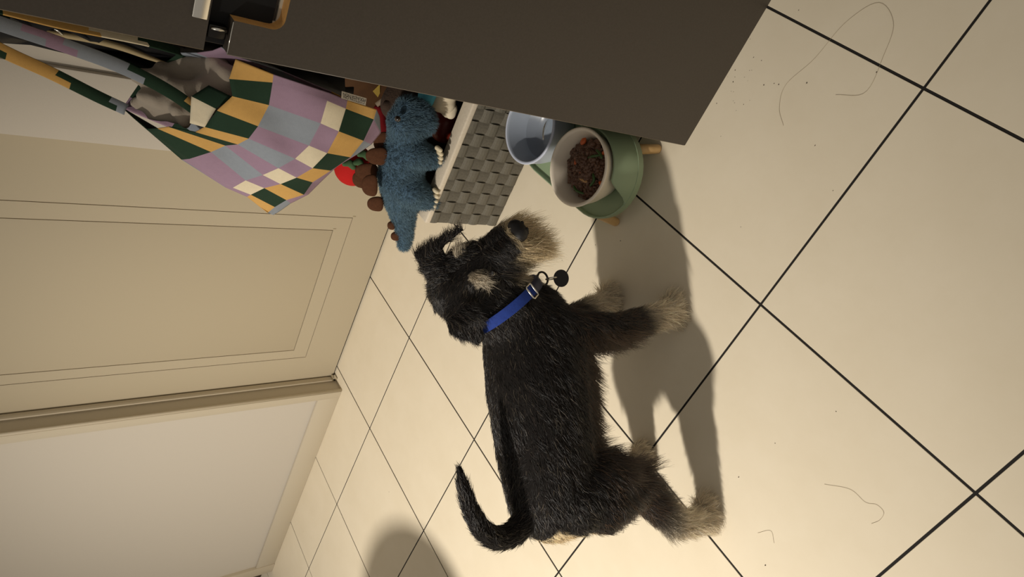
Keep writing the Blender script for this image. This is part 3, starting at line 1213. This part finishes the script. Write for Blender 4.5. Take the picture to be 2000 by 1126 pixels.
tg = finish('identity_tag', bm, m_tagm, collar, True, 30)
tg['label'] = 'round dark metal tag'

# ------------------------------------------------------------------ plush dinosaur on the basket rim
m_dskin = mat('plush_blue_cloth', srgb(70, 92, 110), rough=0.9, spec=0.1)
m_plate = mat('brown_felt', srgb(80, 51, 34), rough=0.9, spec=0.1, noise=(150, 0.5, srgb(58, 35, 23)), bump=(500, 0.4, 0.001))
m_claw = mat('cream_felt', srgb(214, 200, 170), rough=0.9)
DXP = 0.805
PXM = 836.0


def dq(px, py, dx=0.0):
    return at(px, py, x=DXP + dx)


dino = empty('plush_dinosaur', dq(800, 340))
tag(dino, 'blue plush dinosaur with brown back plates perched on the basket rim', 'plush toy')
bm = bmesh.new()
sp = [((789, 478), 15), ((790, 458), 18), ((789, 436), 22), ((786, 412), 29), ((785, 385), 40), ((782, 345), 46), ((786, 305), 44), ((790, 280), 38)]
for i in range(len(sp) - 1):
    add_capsule(bm, dq(*sp[i][0]), sp[i][1] / PXM, dq(*sp[i + 1][0]), sp[i + 1][1] / PXM)
add_capsule(bm, dq(790, 280), 36 / PXM, dq(796, 240, -0.01), 34 / PXM)
add_capsule(bm, dq(790, 238, -0.01), 33 / PXM, dq(826, 238, -0.015), 27 / PXM)
add_capsule(bm, dq(796, 212, -0.005), 24 / PXM, dq(822, 222, -0.01), 24 / PXM)
# near and far legs
for dx in (-0.035, 0.045):
    add_capsule(bm, dq(808, 300, dx), 30 / PXM, dq(846, 310, dx - 0.004), 19 / PXM)
    add_capsule(bm, dq(800, 372, dx), 34 / PXM, dq(840, 392, dx - 0.004), 20 / PXM)
dbody = remeshed('body', bm, 0.006, 6, m_dskin, dino)
P, N = surface_samples(dbody.data, 26000, None, 3)
n = len(P)
r = np.random.default_rng(9)
cb = np.array(srgb(86, 108, 120)[:3])
cn = np.exp(r.normal(0, 0.22, (n, 1)))
make_fur('plush_pile', P, N, np.tile(np.array([0.0, 0.5, -0.6]), (n, 1)) + sines(P, 60, 0.8, 4)[:, None] * np.array([0.4, 0.6, 0.5]),
         r.uniform(0.006, 0.011, n), np.full(n, 0.55), np.full(n, 0.15), np.clip(cb * cn, 0, 1), 0.00038, m_plush, dino, 4, 0.5, 1500, 0.25, 4, 0.35)
# claws
for (px, py, dx) in ((860, 293, -0.062), (862, 301, -0.062), (862, 309, -0.062), (860, 317, -0.062), (854, 375, -0.062), (854, 384, -0.062), (852, 393, -0.062), (849, 402, -0.062)):
    bm = bmesh.new()
    p = dq(px, py, dx)
    add_capsule(bm, p + np.array([0.010, 0, 0.004]), 0.006, p, 0.0055, seg=12)
    finish('claw', bm, m_claw, dino, True)
# eye
bm = bmesh.new()
bmesh.ops.create_uvsphere(bm, u_segments=16, v_segments=10, radius=0.007)
bmesh.ops.translate(bm, verts=bm.verts, vec=Vector(dq(777, 232, -0.045)))
de = finish('eye', bm, m_eye, dino, True)


def felt_plate(px, py, w, h, tilt, dx, name='back_plate'):
    """a stuffed felt plate: rounded lozenge standing on the back"""
    c = dq(px, py, dx)
    up = norm(CAM_R[0] * -0.8 + np.array([0, 0, 0.3]))
    yv = norm(np.array([0, 1.0, 0]) + up * tilt)
    yv = norm(yv - up * (yv @ up))
    xv = np.cross(yv, up)
    bm = bmesh.new()
    bmesh.ops.create_uvsphere(bm, u_segments=24, v_segments=14, radius=1)
    for v in bm.verts:
        q = v.co
        k = 1.0 - 0.25 * q.z
        sup = lambda t: math.copysign(abs(t) ** 0.75, t)
        v.co = Vector(c + yv * sup(q.y) * w * k + up * sup(q.z) * h + xv * q.x * 0.008)
    return finish(name, bm, m_plate, dino, True)


for q in ((736, 305, 0.022, 0.026, 0.1, 0.0), (716, 335, 0.022, 0.028, 0.1, 0.035), (706, 350, 0.024, 0.022, -0.2, 0.04), (722, 362, 0.028, 0.019, 0.15, -0.02),
          (733, 398, 0.020, 0.020, 0.15, 0.0), (764, 440, 0.012, 0.010, 0.1, 0.0), (772, 461, 0.013, 0.012, 0.1, 0.0), (746, 278, 0.026, 0.020, 0.1, 0.02)):
    felt_plate(*q)

# ------------------------------------------------------------------ other toys in the basket
m_red = mat('red_plush', srgb(178, 30, 28), rough=0.85, spec=0.15, bump=(500, 0.3, 0.001))
m_leaf = mat('green_felt', srgb(62, 92, 56), rough=0.9)
m_white = mat('white_plush', srgb(222, 208, 180), rough=0.85)
m_cyan = mat('cyan_felt', srgb(84, 172, 198), rough=0.85)
m_bear = mat('brown_plush', srgb(56, 40, 28), rough=0.95, bump=(200, 0.8, 0.003))
m_amber = mat('amber_paper', srgb(86, 56, 28), rough=0.6, noise=(12, 0.8, srgb(50, 31, 18)))
m_yellow = mat('yellow_print', srgb(166, 138, 60), rough=0.6)

RX = 0.985


def blob(name, parts, m, parent=None, voxel=0.006, it=5):
    bm = bmesh.new()
    for p0, r0, p1, r1 in parts:
        add_capsule(bm, p0, r0, p1, r1)
    return remeshed(name, bm, voxel, it, m, parent)


tom = empty('plush_tomato', at(690, 330, x=RX))
tag(tom, 'red plush tomato with green leaves behind the brown dinosaur plates', 'plush toy')
c = at(690, 322, x=RX)
blob('body', [(c + np.array([0, -.008, 0]), 0.050, c + np.array([0, .008, 0]), 0.050)], m_red, tom)
for (px, py) in ((683, 318), (701, 316), (712, 300)):
    p = at(px, py, x=RX - 0.046)
    blob('leaf', [(p, 0.010, p + np.array([-.003, .004, .016]), 0.006), (p, 0.010, p + np.array([-.002, 0.01, -.012]), 0.008)], m_leaf, tom, 0.003, 3)

wtoy = empty('white_plush_toy', at(850, 205, x=0.84))
tag(wtoy, 'white plush toy with a cyan patch beside the dinosaur head', 'plush toy')
p = at(862, 196, x=0.835)
blob('body', [(p, 0.030, p + np.array([0.01, -0.06, -0.01]), 0.040), (p + np.array([-.01, 0.005, -.012]), 0.024, p + np.array([-.012, 0.02, -.02]), 0.016)], m_white, wtoy, 0.004, 6)
p2 = at(833, 192, x=0.842)
blob('cyan_patch', [(p2, 0.022, p2 + np.array([0.006, -0.05, 0.0]), 0.030)], m_cyan, wtoy, 0.004, 6)
p3 = at(880, 222, x=0.815)
blob('paw', [(p3, 0.014, p3 + np.array([0.004, -0.012, -.002]), 0.014)], m_white, wtoy, 0.004, 4)

bear = empty('brown_plush_toy', at(775, 200, x=0.92))
tag(bear, 'dark brown plush toy tucked behind the blue dinosaur head', 'plush toy')
p = at(778, 205, x=0.90)
blob('body', [(p, 0.045, p + np.array([0.02, -0.05, -0.03]), 0.050)], m_bear, bear, 0.006, 5)
p = at(765, 205, x=0.885)
blob('ear', [(p, 0.014, p + np.array([0, 0.004, 0.012]), 0.012)], m_bear, bear, 0.004, 3)

rt = blob('red_plush_toy', [(at(742, 240, x=0.95), 0.022, at(748, 262, x=0.95), 0.026), (at(740, 215, x=0.95), 0.016, at(742, 240, x=0.95), 0.022)], mat('maroon_plush', srgb(104, 20, 24), rough=0.9, spec=0.1))
tag(rt, 'dark red plush toy wedged behind the dinosaur neck', 'plush toy')
rt2 = blob('red_ball_toy', [(at(868, 250, x=0.90), 0.040, at(872, 240, x=0.90), 0.038)], mat('rust_rubber', srgb(124, 40, 26), rough=0.4), None)
tag(rt2, 'rust red ball in the basket beside the linen rim', 'ball')

# paper sack behind, with a yellow corner print
sk = empty('treat_sack', at(700, 175, x=0.98))
tag(sk, 'amber paper treat sack with a yellow corner standing behind the tote bag', 'sack')
a0 = at(640, 148, x=0.99)
a1 = at(770, 196, x=0.99)
box('sack_body', (1.020, 0.32, 0.25), (1.065, 0.63, 0.56), m_amber, sk, 0.012)
pydata('yellow_corner', [at(728, 178, x=1.0165), at(742, 164, x=1.0165), at(742, 182, x=1.0165), at(738, 190, x=1.0165)], [(0, 1, 2, 3)], m_yellow, sk)
stk = tube('wooden_stick', [at(735, 205, x=0.94), at(790, 165, x=0.94)], 0.006, mat('grey_stick', srgb(120, 104, 84), rough=0.7), None, 10)
tag(stk, 'thin grey-brown stick leaning behind the dinosaur head', 'stick')

# ------------------------------------------------------------------ tote bag
BAGC = {'Y': srgb(204, 160, 92), 'G': srgb(38, 58, 43), 'P': srgb(156, 130, 148), 'B': srgb(144, 150, 158), 'C': srgb(222, 208, 178)}
bag_m = {k: mat('canvas_' + nme, BAGC[k], rough=0.9, spec=0.15, noise=(180, 0.25, tuple(0.75 * q for q in BAGC[k][:3]) + (1,)), bump=(900, 0.35, 0.0008))
         for k, nme in (('Y', 'mustard'), ('G', 'forest'), ('P', 'lilac'), ('B', 'blue_grey'), ('C', 'cream'))}
KEYS = list(bag_m)
MATS = [bag_m[k] for k in KEYS]
z3 = lambda x, y: (440 + x / 3.518, 100 + y / 3.518)
z2 = lambda x, y: (x / 2.5, y / 2.5)
# corners of the cloth squares, row by row (rim, four seams), photo pixels
V0 = [z2(1150, 290), z2(1120, 385), z2(1135, 470), z2(1060, 540), z2(1000, 620), z2(955, 645), z2(825, 620), z2(770, 628), z2(715, 630), z2(655, 580)]
V1 = [z3(331, 160), z3(325, 215), z3(300, 370), z3(225, 515), z3(160, 600), z3(85, 640), z3(0, 648), z3(-98, 692), z3(-246, 739), z3(-300, 745)]
V2 = [z3(715, 285), z3(700, 340), z3(655, 495), z3(575, 648), z3(480, 738), z3(365, 803), z3(258, 850), z3(140, 887), z3(52, 937), z3(0, 935)]
V3 = [z3(840, 335), z3(828, 395), z3(780, 550), z3(700, 700), z3(600, 803), z3(490, 868), z3(380, 912), z3(268, 940), z3(175, 985), z3(150, 1000)]
V4 = [z3(1040, 400), z3(1020, 468), z3(950, 615), z3(860, 728), z3(725, 820), z3(600, 900), z3(540, 985), z3(420, 1022), z3(340, 1070), z3(290, 1110)]
V5 = [z3(1062, 450), z3(1070, 560), z3(1005, 640), z3(900, 712), z3(770, 790), z3(650, 905), z3(570, 985), z3(450, 1045), z3(365, 1105), z3(330, 1125)]
ROWS = ['YGYGYGYGG', 'PPBPBPBPP', 'PCPCPCPCP', 'YGYGYGYGY', 'BPBPPPPBB']
LV = [V0, V1, V2, V3, V4, V5]
nu, nv = 9, 5


def bag_depth(i, j):
    """how far into the room each corner lies: the bag bellies towards the camera"""
    u = i / nu
    v = j / nv
    belly = math.sin(math.pi * min(1, max(0, u * 0.9 + 0.05))) * math.sin(math.pi * (0.12 + 0.80 * v))
    return 0.405 + 0.085 * u - 0.045 * belly + 0.035 * max(0, v - 0.7) / 0.3


grid = np.zeros((nv + 1, nu + 1, 3))
for j in range(nv + 1):
    for i in range(nu + 1):
        grid[j, i] = at(*LV[j][i], x=bag_depth(i, j))
bag = empty('tote_bag', (0.42, CY + 0.006, 1.20))
tag(bag, 'patchwork checked canvas tote bag hanging beside the charcoal cabinet', 'tote bag')


def patch_surface(name, grid, rows, sub, par, bump_amp=0.003, seed=2, thick=0.0012):
    nvv, nuu = grid.shape[0] - 1, grid.shape[1] - 1

    def interp(row, n):
        out = []
        P = list(row)
        for k in range(len(P) - 1):
            for t in range(n):
                w = t / n
                out.append(P[k] * (1 - w) + P[k + 1] * w)
        out.append(P[-1])
        return np.array(out)
    G = np.array([interp(grid[j], sub) for j in range(nvv + 1)])
    G = np.array([interp(G[:, i], sub) for i in range(G.shape[1])]).transpose(1, 0, 2)
    # soften in depth only along the viewing axis of the cloth (creases)
    H, Wd = G.shape[:2]
    fl_ = G.reshape(-1, 3)
    view = norm(fl_ - CAM_C)
    off = sines(fl_, 46, bump_amp, seed, 6) + sines(fl_, 130, bump_amp * 0.22, seed + 1, 6)
    fl_ = fl_ + view * off[:, None]
    faces = []
    idx = []
    for a in range(H - 1):
        for b in range(Wd - 1):
            faces.append((a * Wd + b, (a + 1) * Wd + b, (a + 1) * Wd + b + 1, a * Wd + b + 1))
            idx.append(KEYS.index(rows[a // sub][b // sub]))
    o = pydata(name, fl_, faces, MATS, par, True, idx)
    sd_ = o.modifiers.new('thickness', 'SOLIDIFY')
    sd_.thickness = thick
    sd_.offset = 1
    return o


patch_surface('front_panel', grid, ROWS, 8, bag, 0.0055, 21)
# back panel: rim behind the shirt, meeting the same bottom fold
BR = [(449, 106), (432, 93), (415, 100), (385, 104), (350, 104), (325, 122), (295, 140), (272, 165), (255, 190), (240, 212)]
BXD = [0.405, 0.41, 0.43, 0.47, 0.50, 0.53, 0.55, 0.555, 0.555, 0.55]
g2 = np.zeros((4, nu + 1, 3))
for i in range(nu + 1):
    g2[0, i] = at(*BR[i], x=BXD[i])
    g2[3, i] = grid[nv, i] + np.array([0.004, 0, 0.0])
    for j in (1, 2):
        w = j / 3
        g2[j, i] = g2[0, i] * (1 - w) + g2[3, i] * w + np.array([0.075 * math.sin(math.pi * w) * min(1.0, 0.3 + i * 0.35), 0.0, 0.0])
patch_surface('back_panel', g2, ['BPPBGPBGP', 'PBGYBYPBG', 'YGYGYGYGY'], 6, bag, 0.002, 6)
# gusset at the outer side
g3 = np.zeros((nv + 1, 2, 3))
for j in range(nv + 1):
    g3[j, 0] = grid[j, nu]
    w = j / nv
    g3[j, 1] = g2[0, nu] * (1 - w) + g2[3, nu] * w + np.array([0.03 * math.sin(math.pi * w), 0, 0])
patch_surface('side_panel', g3, ['G', 'B', 'P', 'Y', 'B'], 6, bag, 0.001, 8)


def handle(pts, xs, width, seq, roll=0.0, n=48, bounds=None):
    P = smooth_path([at(px, py, x=x) for (px, py), x in zip(pts, xs)], n)
    V = []
    F = []
    I = []
    for i, p in enumerate(P):
        t = norm(P[min(i + 1, n - 1)] - P[max(i - 1, 0)])
        vd = norm(p - CAM_C)
        w = norm(np.cross(t, vd))
        w = w * math.cos(roll) + np.cross(t, w) * math.sin(roll)
        nn = np.cross(t, w)
        V += [p - w * width / 2, p - nn * 0.0025, p + w * width / 2]
    for i in range(n - 1):
        k = KEYS.index(seq[min(int(i / (n - 1) * len(seq)), len(seq) - 1)])
        k2 = KEYS.index(seq[min(int((i / (n - 1) * len(seq)) + 0.5), len(seq) - 1)])
        F.append((i * 3, i * 3 + 1, i * 3 + 4, i * 3 + 3))
        I.append(k)
        F.append((i * 3 + 1, i * 3 + 2, i * 3 + 5, i * 3 + 4))
        I.append(k2)
    o = pydata('handle', V, F, MATS, bag, True, I)
    s = o.modifiers.new('thickness', 'SOLIDIFY')
    s.thickness = 0.002
    return o


HK = (-258, -42)
# rim folded outwards near the front handle
gf = np.zeros((2, 3, 3))
for (a_i, b_i, q, xx) in ((0, 0, (371, 240), 0.432), (0, 1, (374, 188), 0.438), (0, 2, (408, 167), 0.444), (1, 0, (400, 248), 0.425), (1, 1, (422, 212), 0.424), (1, 2, (456, 190), 0.420)):
    gf[a_i, b_i] = at(*q, x=xx)
patch_surface('rim_fold', gf, ['CG'], 6, bag, 0.0015, 12)
handle([(408, 232), (330, 178), (240, 132), (130, 90), (0, 46), (-140, -2), HK], [0.44, 0.445, 0.445, 0.44, 0.435, 0.43, 0.425], 0.017, 'YGGBBPBBPB')
handle([(246, 214), (190, 188), (100, 143), (0, 97), (-130, 25), HK], [0.50, 0.495, 0.48, 0.46, 0.44, 0.425], 0.016, 'BGGYYGGY')
handle([(352, 101), (290, 83), (210, 66), (120, 48), (0, 18), (-130, -15), HK], [0.47, 0.445, 0.43, 0.42, 0.415, 0.415, 0.425], 0.012, 'GGCCYYYGGG', 0.5)
handle([(292, 146), (240, 124), (170, 100), (90, 76), (0, 36), (-130, -8), HK], [0.545, 0.53, 0.51, 0.49, 0.46, 0.44, 0.425], 0.012, 'GGGBBGGG', 0.4)
# sewn label
lc = [at(668, 178, x=0.398), at(716, 192, x=0.398), at(714, 206, x=0.392), at(667, 192, x=0.392)]
m_label = mat('label_tape', srgb(214, 202, 182), rough=0.8)
lb = pydata('sewn_label', lc + [q + np.array([0.0008, 0, 0]) for q in lc], [(0, 1, 2, 3), (7, 6, 5, 4), (0, 4, 5, 1), (1, 5, 6, 2), (2, 6, 7, 3), (3, 7, 4, 0)], m_label, bag)
lb['label'] = 'small pale label printed with black capitals'
m_ink = mat('black_ink', srgb(20, 18, 16), rough=0.7)
xd = norm((lc[0] - lc[1]))                       # reading direction runs up the bag
yd = norm((lc[3] - lc[0]))
yd = norm(yd - xd * (yd @ xd))
nd_ = np.cross(xd, yd)
for (txt, off) in (('COTTON ON', 0.52), ('FOUNDATION', 0.16)):
    fc = bpy.data.curves.new('lettering', 'FONT')
    fc.body = txt
    fc.align_x = 'CENTER'
    fc.size = 0.0058
    fc.materials.append(m_ink)
    tmp = bpy.data.objects.new('lettering_source', fc)
    COL.objects.link(tmp)
    bpy.context.view_layer.update()
    lme = bpy.data.meshes.new_from_object(tmp.evaluated_get(bpy.context.evaluated_depsgraph_get()))
    bpy.data.objects.remove(tmp)
    lme.name = 'lettering'
    o = bpy.data.objects.new('lettering', lme)
    COL.objects.link(o)
    base = 0.5 * (lc[0] + lc[1]) * (1 - off) + 0.5 * (lc[3] + lc[2]) * off
    mw = Matrix.Identity(4)
    for i in range(3):
        mw[i][0] = xd[i]
        mw[i][1] = yd[i]
        mw[i][2] = nd_[i]
    sgn = 1 if nd_ @ (CAM_C - base) > 0 else -1
    mw.translation = Vector(base + nd_ * sgn * 0.0006)
    o.parent = lb
    o.matrix_basis = mw

# hook that carries the bag, on the side of the cabinet
hk = empty('wall_hook', (0.42, CY, 1.24))
tag(hk, 'small metal hook on the side of the charcoal cabinet', 'hook')
hp = at(*HK, x=0.425)
box('hook_plate', (hp[0] - 0.012, CY - 0.002, hp[2] - 0.03), (hp[0] + 0.012, CY + 0.003, hp[2] + 0.03), m_darkmetal, hk, 0.001)
tube('hook_arm', smooth_path([(hp[0], CY + 0.002, hp[2] - 0.008), (hp[0], hp[1] - 0.006, hp[2] - 0.012), (hp[0], hp[1] + 0.012, hp[2] - 0.004), (hp[0], hp[1] + 0.014, hp[2] + 0.012)], 14), 0.003, m_darkmetal, hk)

# ------------------------------------------------------------------ grey shirt stuffed in the bag
m_shirt = mat('taupe_jersey', srgb(160, 148, 132), rough=0.95, spec=0.1, sheen=0.2, bump=(420, 0.4, 0.001))
bm = bmesh.new()


def roll(a, b, ra, rb, xa, xb):
    add_capsule(bm, at(*a, x=xa), ra / 1120.0, at(*b, x=xb), rb / 1120.0)


roll((345, 172), (445, 190), 16, 26, 0.475, 0.455)
roll((375, 195), (440, 215), 18, 14, 0.485, 0.47)
roll((285, 190), (365, 208), 14, 18, 0.500, 0.475)
roll((268, 200), (300, 215), 10, 14, 0.515, 0.505)
roll((345, 218), (362, 238), 10, 9, 0.462, 0.458)
roll((362, 238), (372, 222), 9, 8, 0.458, 0.455)
roll((300, 222), (345, 226), 14, 14, 0.500, 0.48)
roll((272, 150), (330, 160), 13, 16, 0.520, 0.505)
roll((320, 140), (420, 150), 16, 24, 0.525, 0.50)
roll((355, 122), (430, 128), 14, 18, 0.525, 0.48)
roll((320, 160), (400, 165), 14, 20, 0.515, 0.49)
roll((400, 160), (445, 150), 24, 22, 0.495, 0.46)
shirt = remeshed('folded_shirt', bm, 0.0042, 5, m_shirt, None, disp=lambda c: sines(c, 130, 0.0022, 5, 8) + sines(c, 320, 0.0006, 6, 6))
tag(shirt, 'crumpled taupe grey shirt bulging out of the checked tote bag', 'shirt')

# ------------------------------------------------------------------ black coat and lead hanging behind the bag
m_coat = mat('black_nylon', srgb(16, 15, 17), rough=0.6, spec=0.3)
cv = []
cf = []
outline = [[(-260, -90), (-200, -75), (-120, -50), (0, -16), (90, 8), (200, 36), (300, 58), (360, 68), (480, 95), (600, 122), (650, 136)],
           [(-260, -20), (-200, 8), (-120, 44), (0, 84), (60, 88), (130, 105), (230, 140), (330, 165), (460, 175), (600, 185), (690, 190)]]
for k in range(9):
    w = k / 8
    for (a, b) in zip(*outline):
        pp = (a[0] * (1 - w) + b[0] * w, a[1] * (1 - w) + b[1] * w)
        cv.append(at(*pp, x=0.685 + 0.02 * math.sin(w * 9 + pp[0] * 0.011)))
nc = len(outline[0])
for k in range(8):
    for i in range(nc - 1):
        cf.append((k * nc + i, k * nc + i + 1, (k + 1) * nc + i + 1, (k + 1) * nc + i))
coat_o = pydata('black_coat', cv, cf, m_coat, None, True)
sdm = coat_o.modifiers.new('thickness', 'SOLIDIFY')
sdm.thickness = 0.02
tag(coat_o, 'black nylon coat hanging between the tote bag and the cabinet', 'coat')
m_lead = mat('cream_webbing', srgb(196, 174, 130), rough=0.7)
ld = empty('dog_lead', at(120, 62, x=0.65))
tag(ld, 'cream webbing lead with a metal clip hanging over the black coat', 'dog lead')
P = smooth_path([at(px, py, x=0.655) for px, py in ((70, 58), (120, 68), (180, 78), (235, 92), (290, 112), (330, 126))], 30)
V = []
F = []
for i, p in enumerate(P):
    t = norm(P[min(i + 1, 29)] - P[max(i - 1, 0)])
    w = norm(np.cross(t, norm(p - CAM_C)))
    wd = 0.010 * (0.35 + 0.65 * math.sin(math.pi * i / 29))
    V += [p - w * wd / 2, p + w * wd / 2]
for i in range(29):
    F.append((i * 2, i * 2 + 1, i * 2 + 3, i * 2 + 2))
ws = pydata('webbing', V, F, m_lead, ld, True)
s_m = ws.modifiers.new('thickness', 'SOLIDIFY')
s_m.thickness = 0.002
tube('clip', smooth_path([at(106, 56, x=0.650), at(114, 60, x=0.648), at(122, 68, x=0.650)], 8), 0.0018, m_steel, ld, 8)

# ------------------------------------------------------------------ round-topped stand added out of view to throw the soft round shadow
m_caster = mat('caster_brown', srgb(120, 84, 52), rough=0.5)
SX, SY, SZ = -0.292, 1.925, 0.90
caster = empty('shadow_caster', (SX, SY, 0))
tag(caster, 'unseen round-topped stand added to cast the soft shadow on the tiles', 'shadow caster')
lathe('caster_top', [(0.001, 0.0), (0.196, 0.0), (0.204, 0.006), (0.206, 0.016), (0.198, 0.026), (0.001, 0.026)], m_caster, (SX, SY, SZ), caster, 48)
tube('pole', [(SX, SY, 0.02), (SX, SY, SZ + 0.002)], 0.016, m_caster, caster, 14)
lathe('base', [(0.001, 0.0), (0.14, 0.0), (0.142, 0.010), (0.05, 0.022), (0.016, 0.04), (0.001, 0.04)], m_caster, (SX, SY, 0.0), caster, 48)

# ------------------------------------------------------------------ stray hairs and crumbs on the tiles
m_hair = mat('stray_hair', srgb(150, 134, 106), rough=0.6)
HAIRS = [([(1735, 245), (1632, 185), (1690, 180), (1725, 110), (1745, 45), (1715, 5), (1650, 45), (1590, 115), (1535, 165), (1522, 210), (1530, 245)][1:], 'long curled grey hair lying across a tile joint beside the cabinet'),
         ([(1610, 945), (1660, 955), (1690, 980), (1712, 985), (1726, 1000), (1718, 1015), (1702, 1022)], 'curled grey hair lying on a tile behind the hind paws'),
         ([(1480, 1040), (1505, 1036), (1512, 1060)], 'short bent grey hair lying near the hind paws')]
for pts, lab in HAIRS:
    P = smooth_path([at(px, py, z=0.0006) for px, py in pts], 60)
    tag(tube('stray_hair', P, 0.00022, m_hair, None, 5), lab, 'hair', 'stray hairs on the tiles')
m_crumb = mat('dirt_crumb', srgb(58, 44, 30), rough=0.9)
V = []
F = []
CR = [(1576, 162, 5), (1712, 141, 4), (1592, 284, 4), (1627, 372, 3), (1521, 165, 3), (1512, 163, 3), (1492, 166, 4), (1472, 112, 3), (1436, 137, 4), (1432, 160, 4), (1400, 202, 4), (1560, 20, 3), (1447, 443, 3), (1495, 1103, 5), (1443, 931, 5), (1514, 865, 3), (1633, 803, 3),
      (1212, 470, 4), (1098, 508, 3), (760, 960, 3), (592, 1038, 3), (1163, 478, 3)]
for k in range(26):
    CR.append((1400 + RNG.normal(0, 35) + 30, 180 + RNG.normal(0, 40), 2))
for (px, py, s) in CR:
    p = at(px, py, z=0.0)
    s = s / 3200.0
    if p[0] > CX - 0.004 and p[1] < CY:
        continue
    q = iv * s * RNG.uniform(0.5, 1.2, size=3) + p + np.array([0, 0, s * 0.4])
    b = len(V)
    V += list(q)
    F += [tuple(b + i for i in fc) for fc in iff]
cr = pydata('floor_crumbs', V, F, m_crumb)
tag(cr, 'scattered dark crumbs on the cream tiles', 'crumbs', kind='stuff')
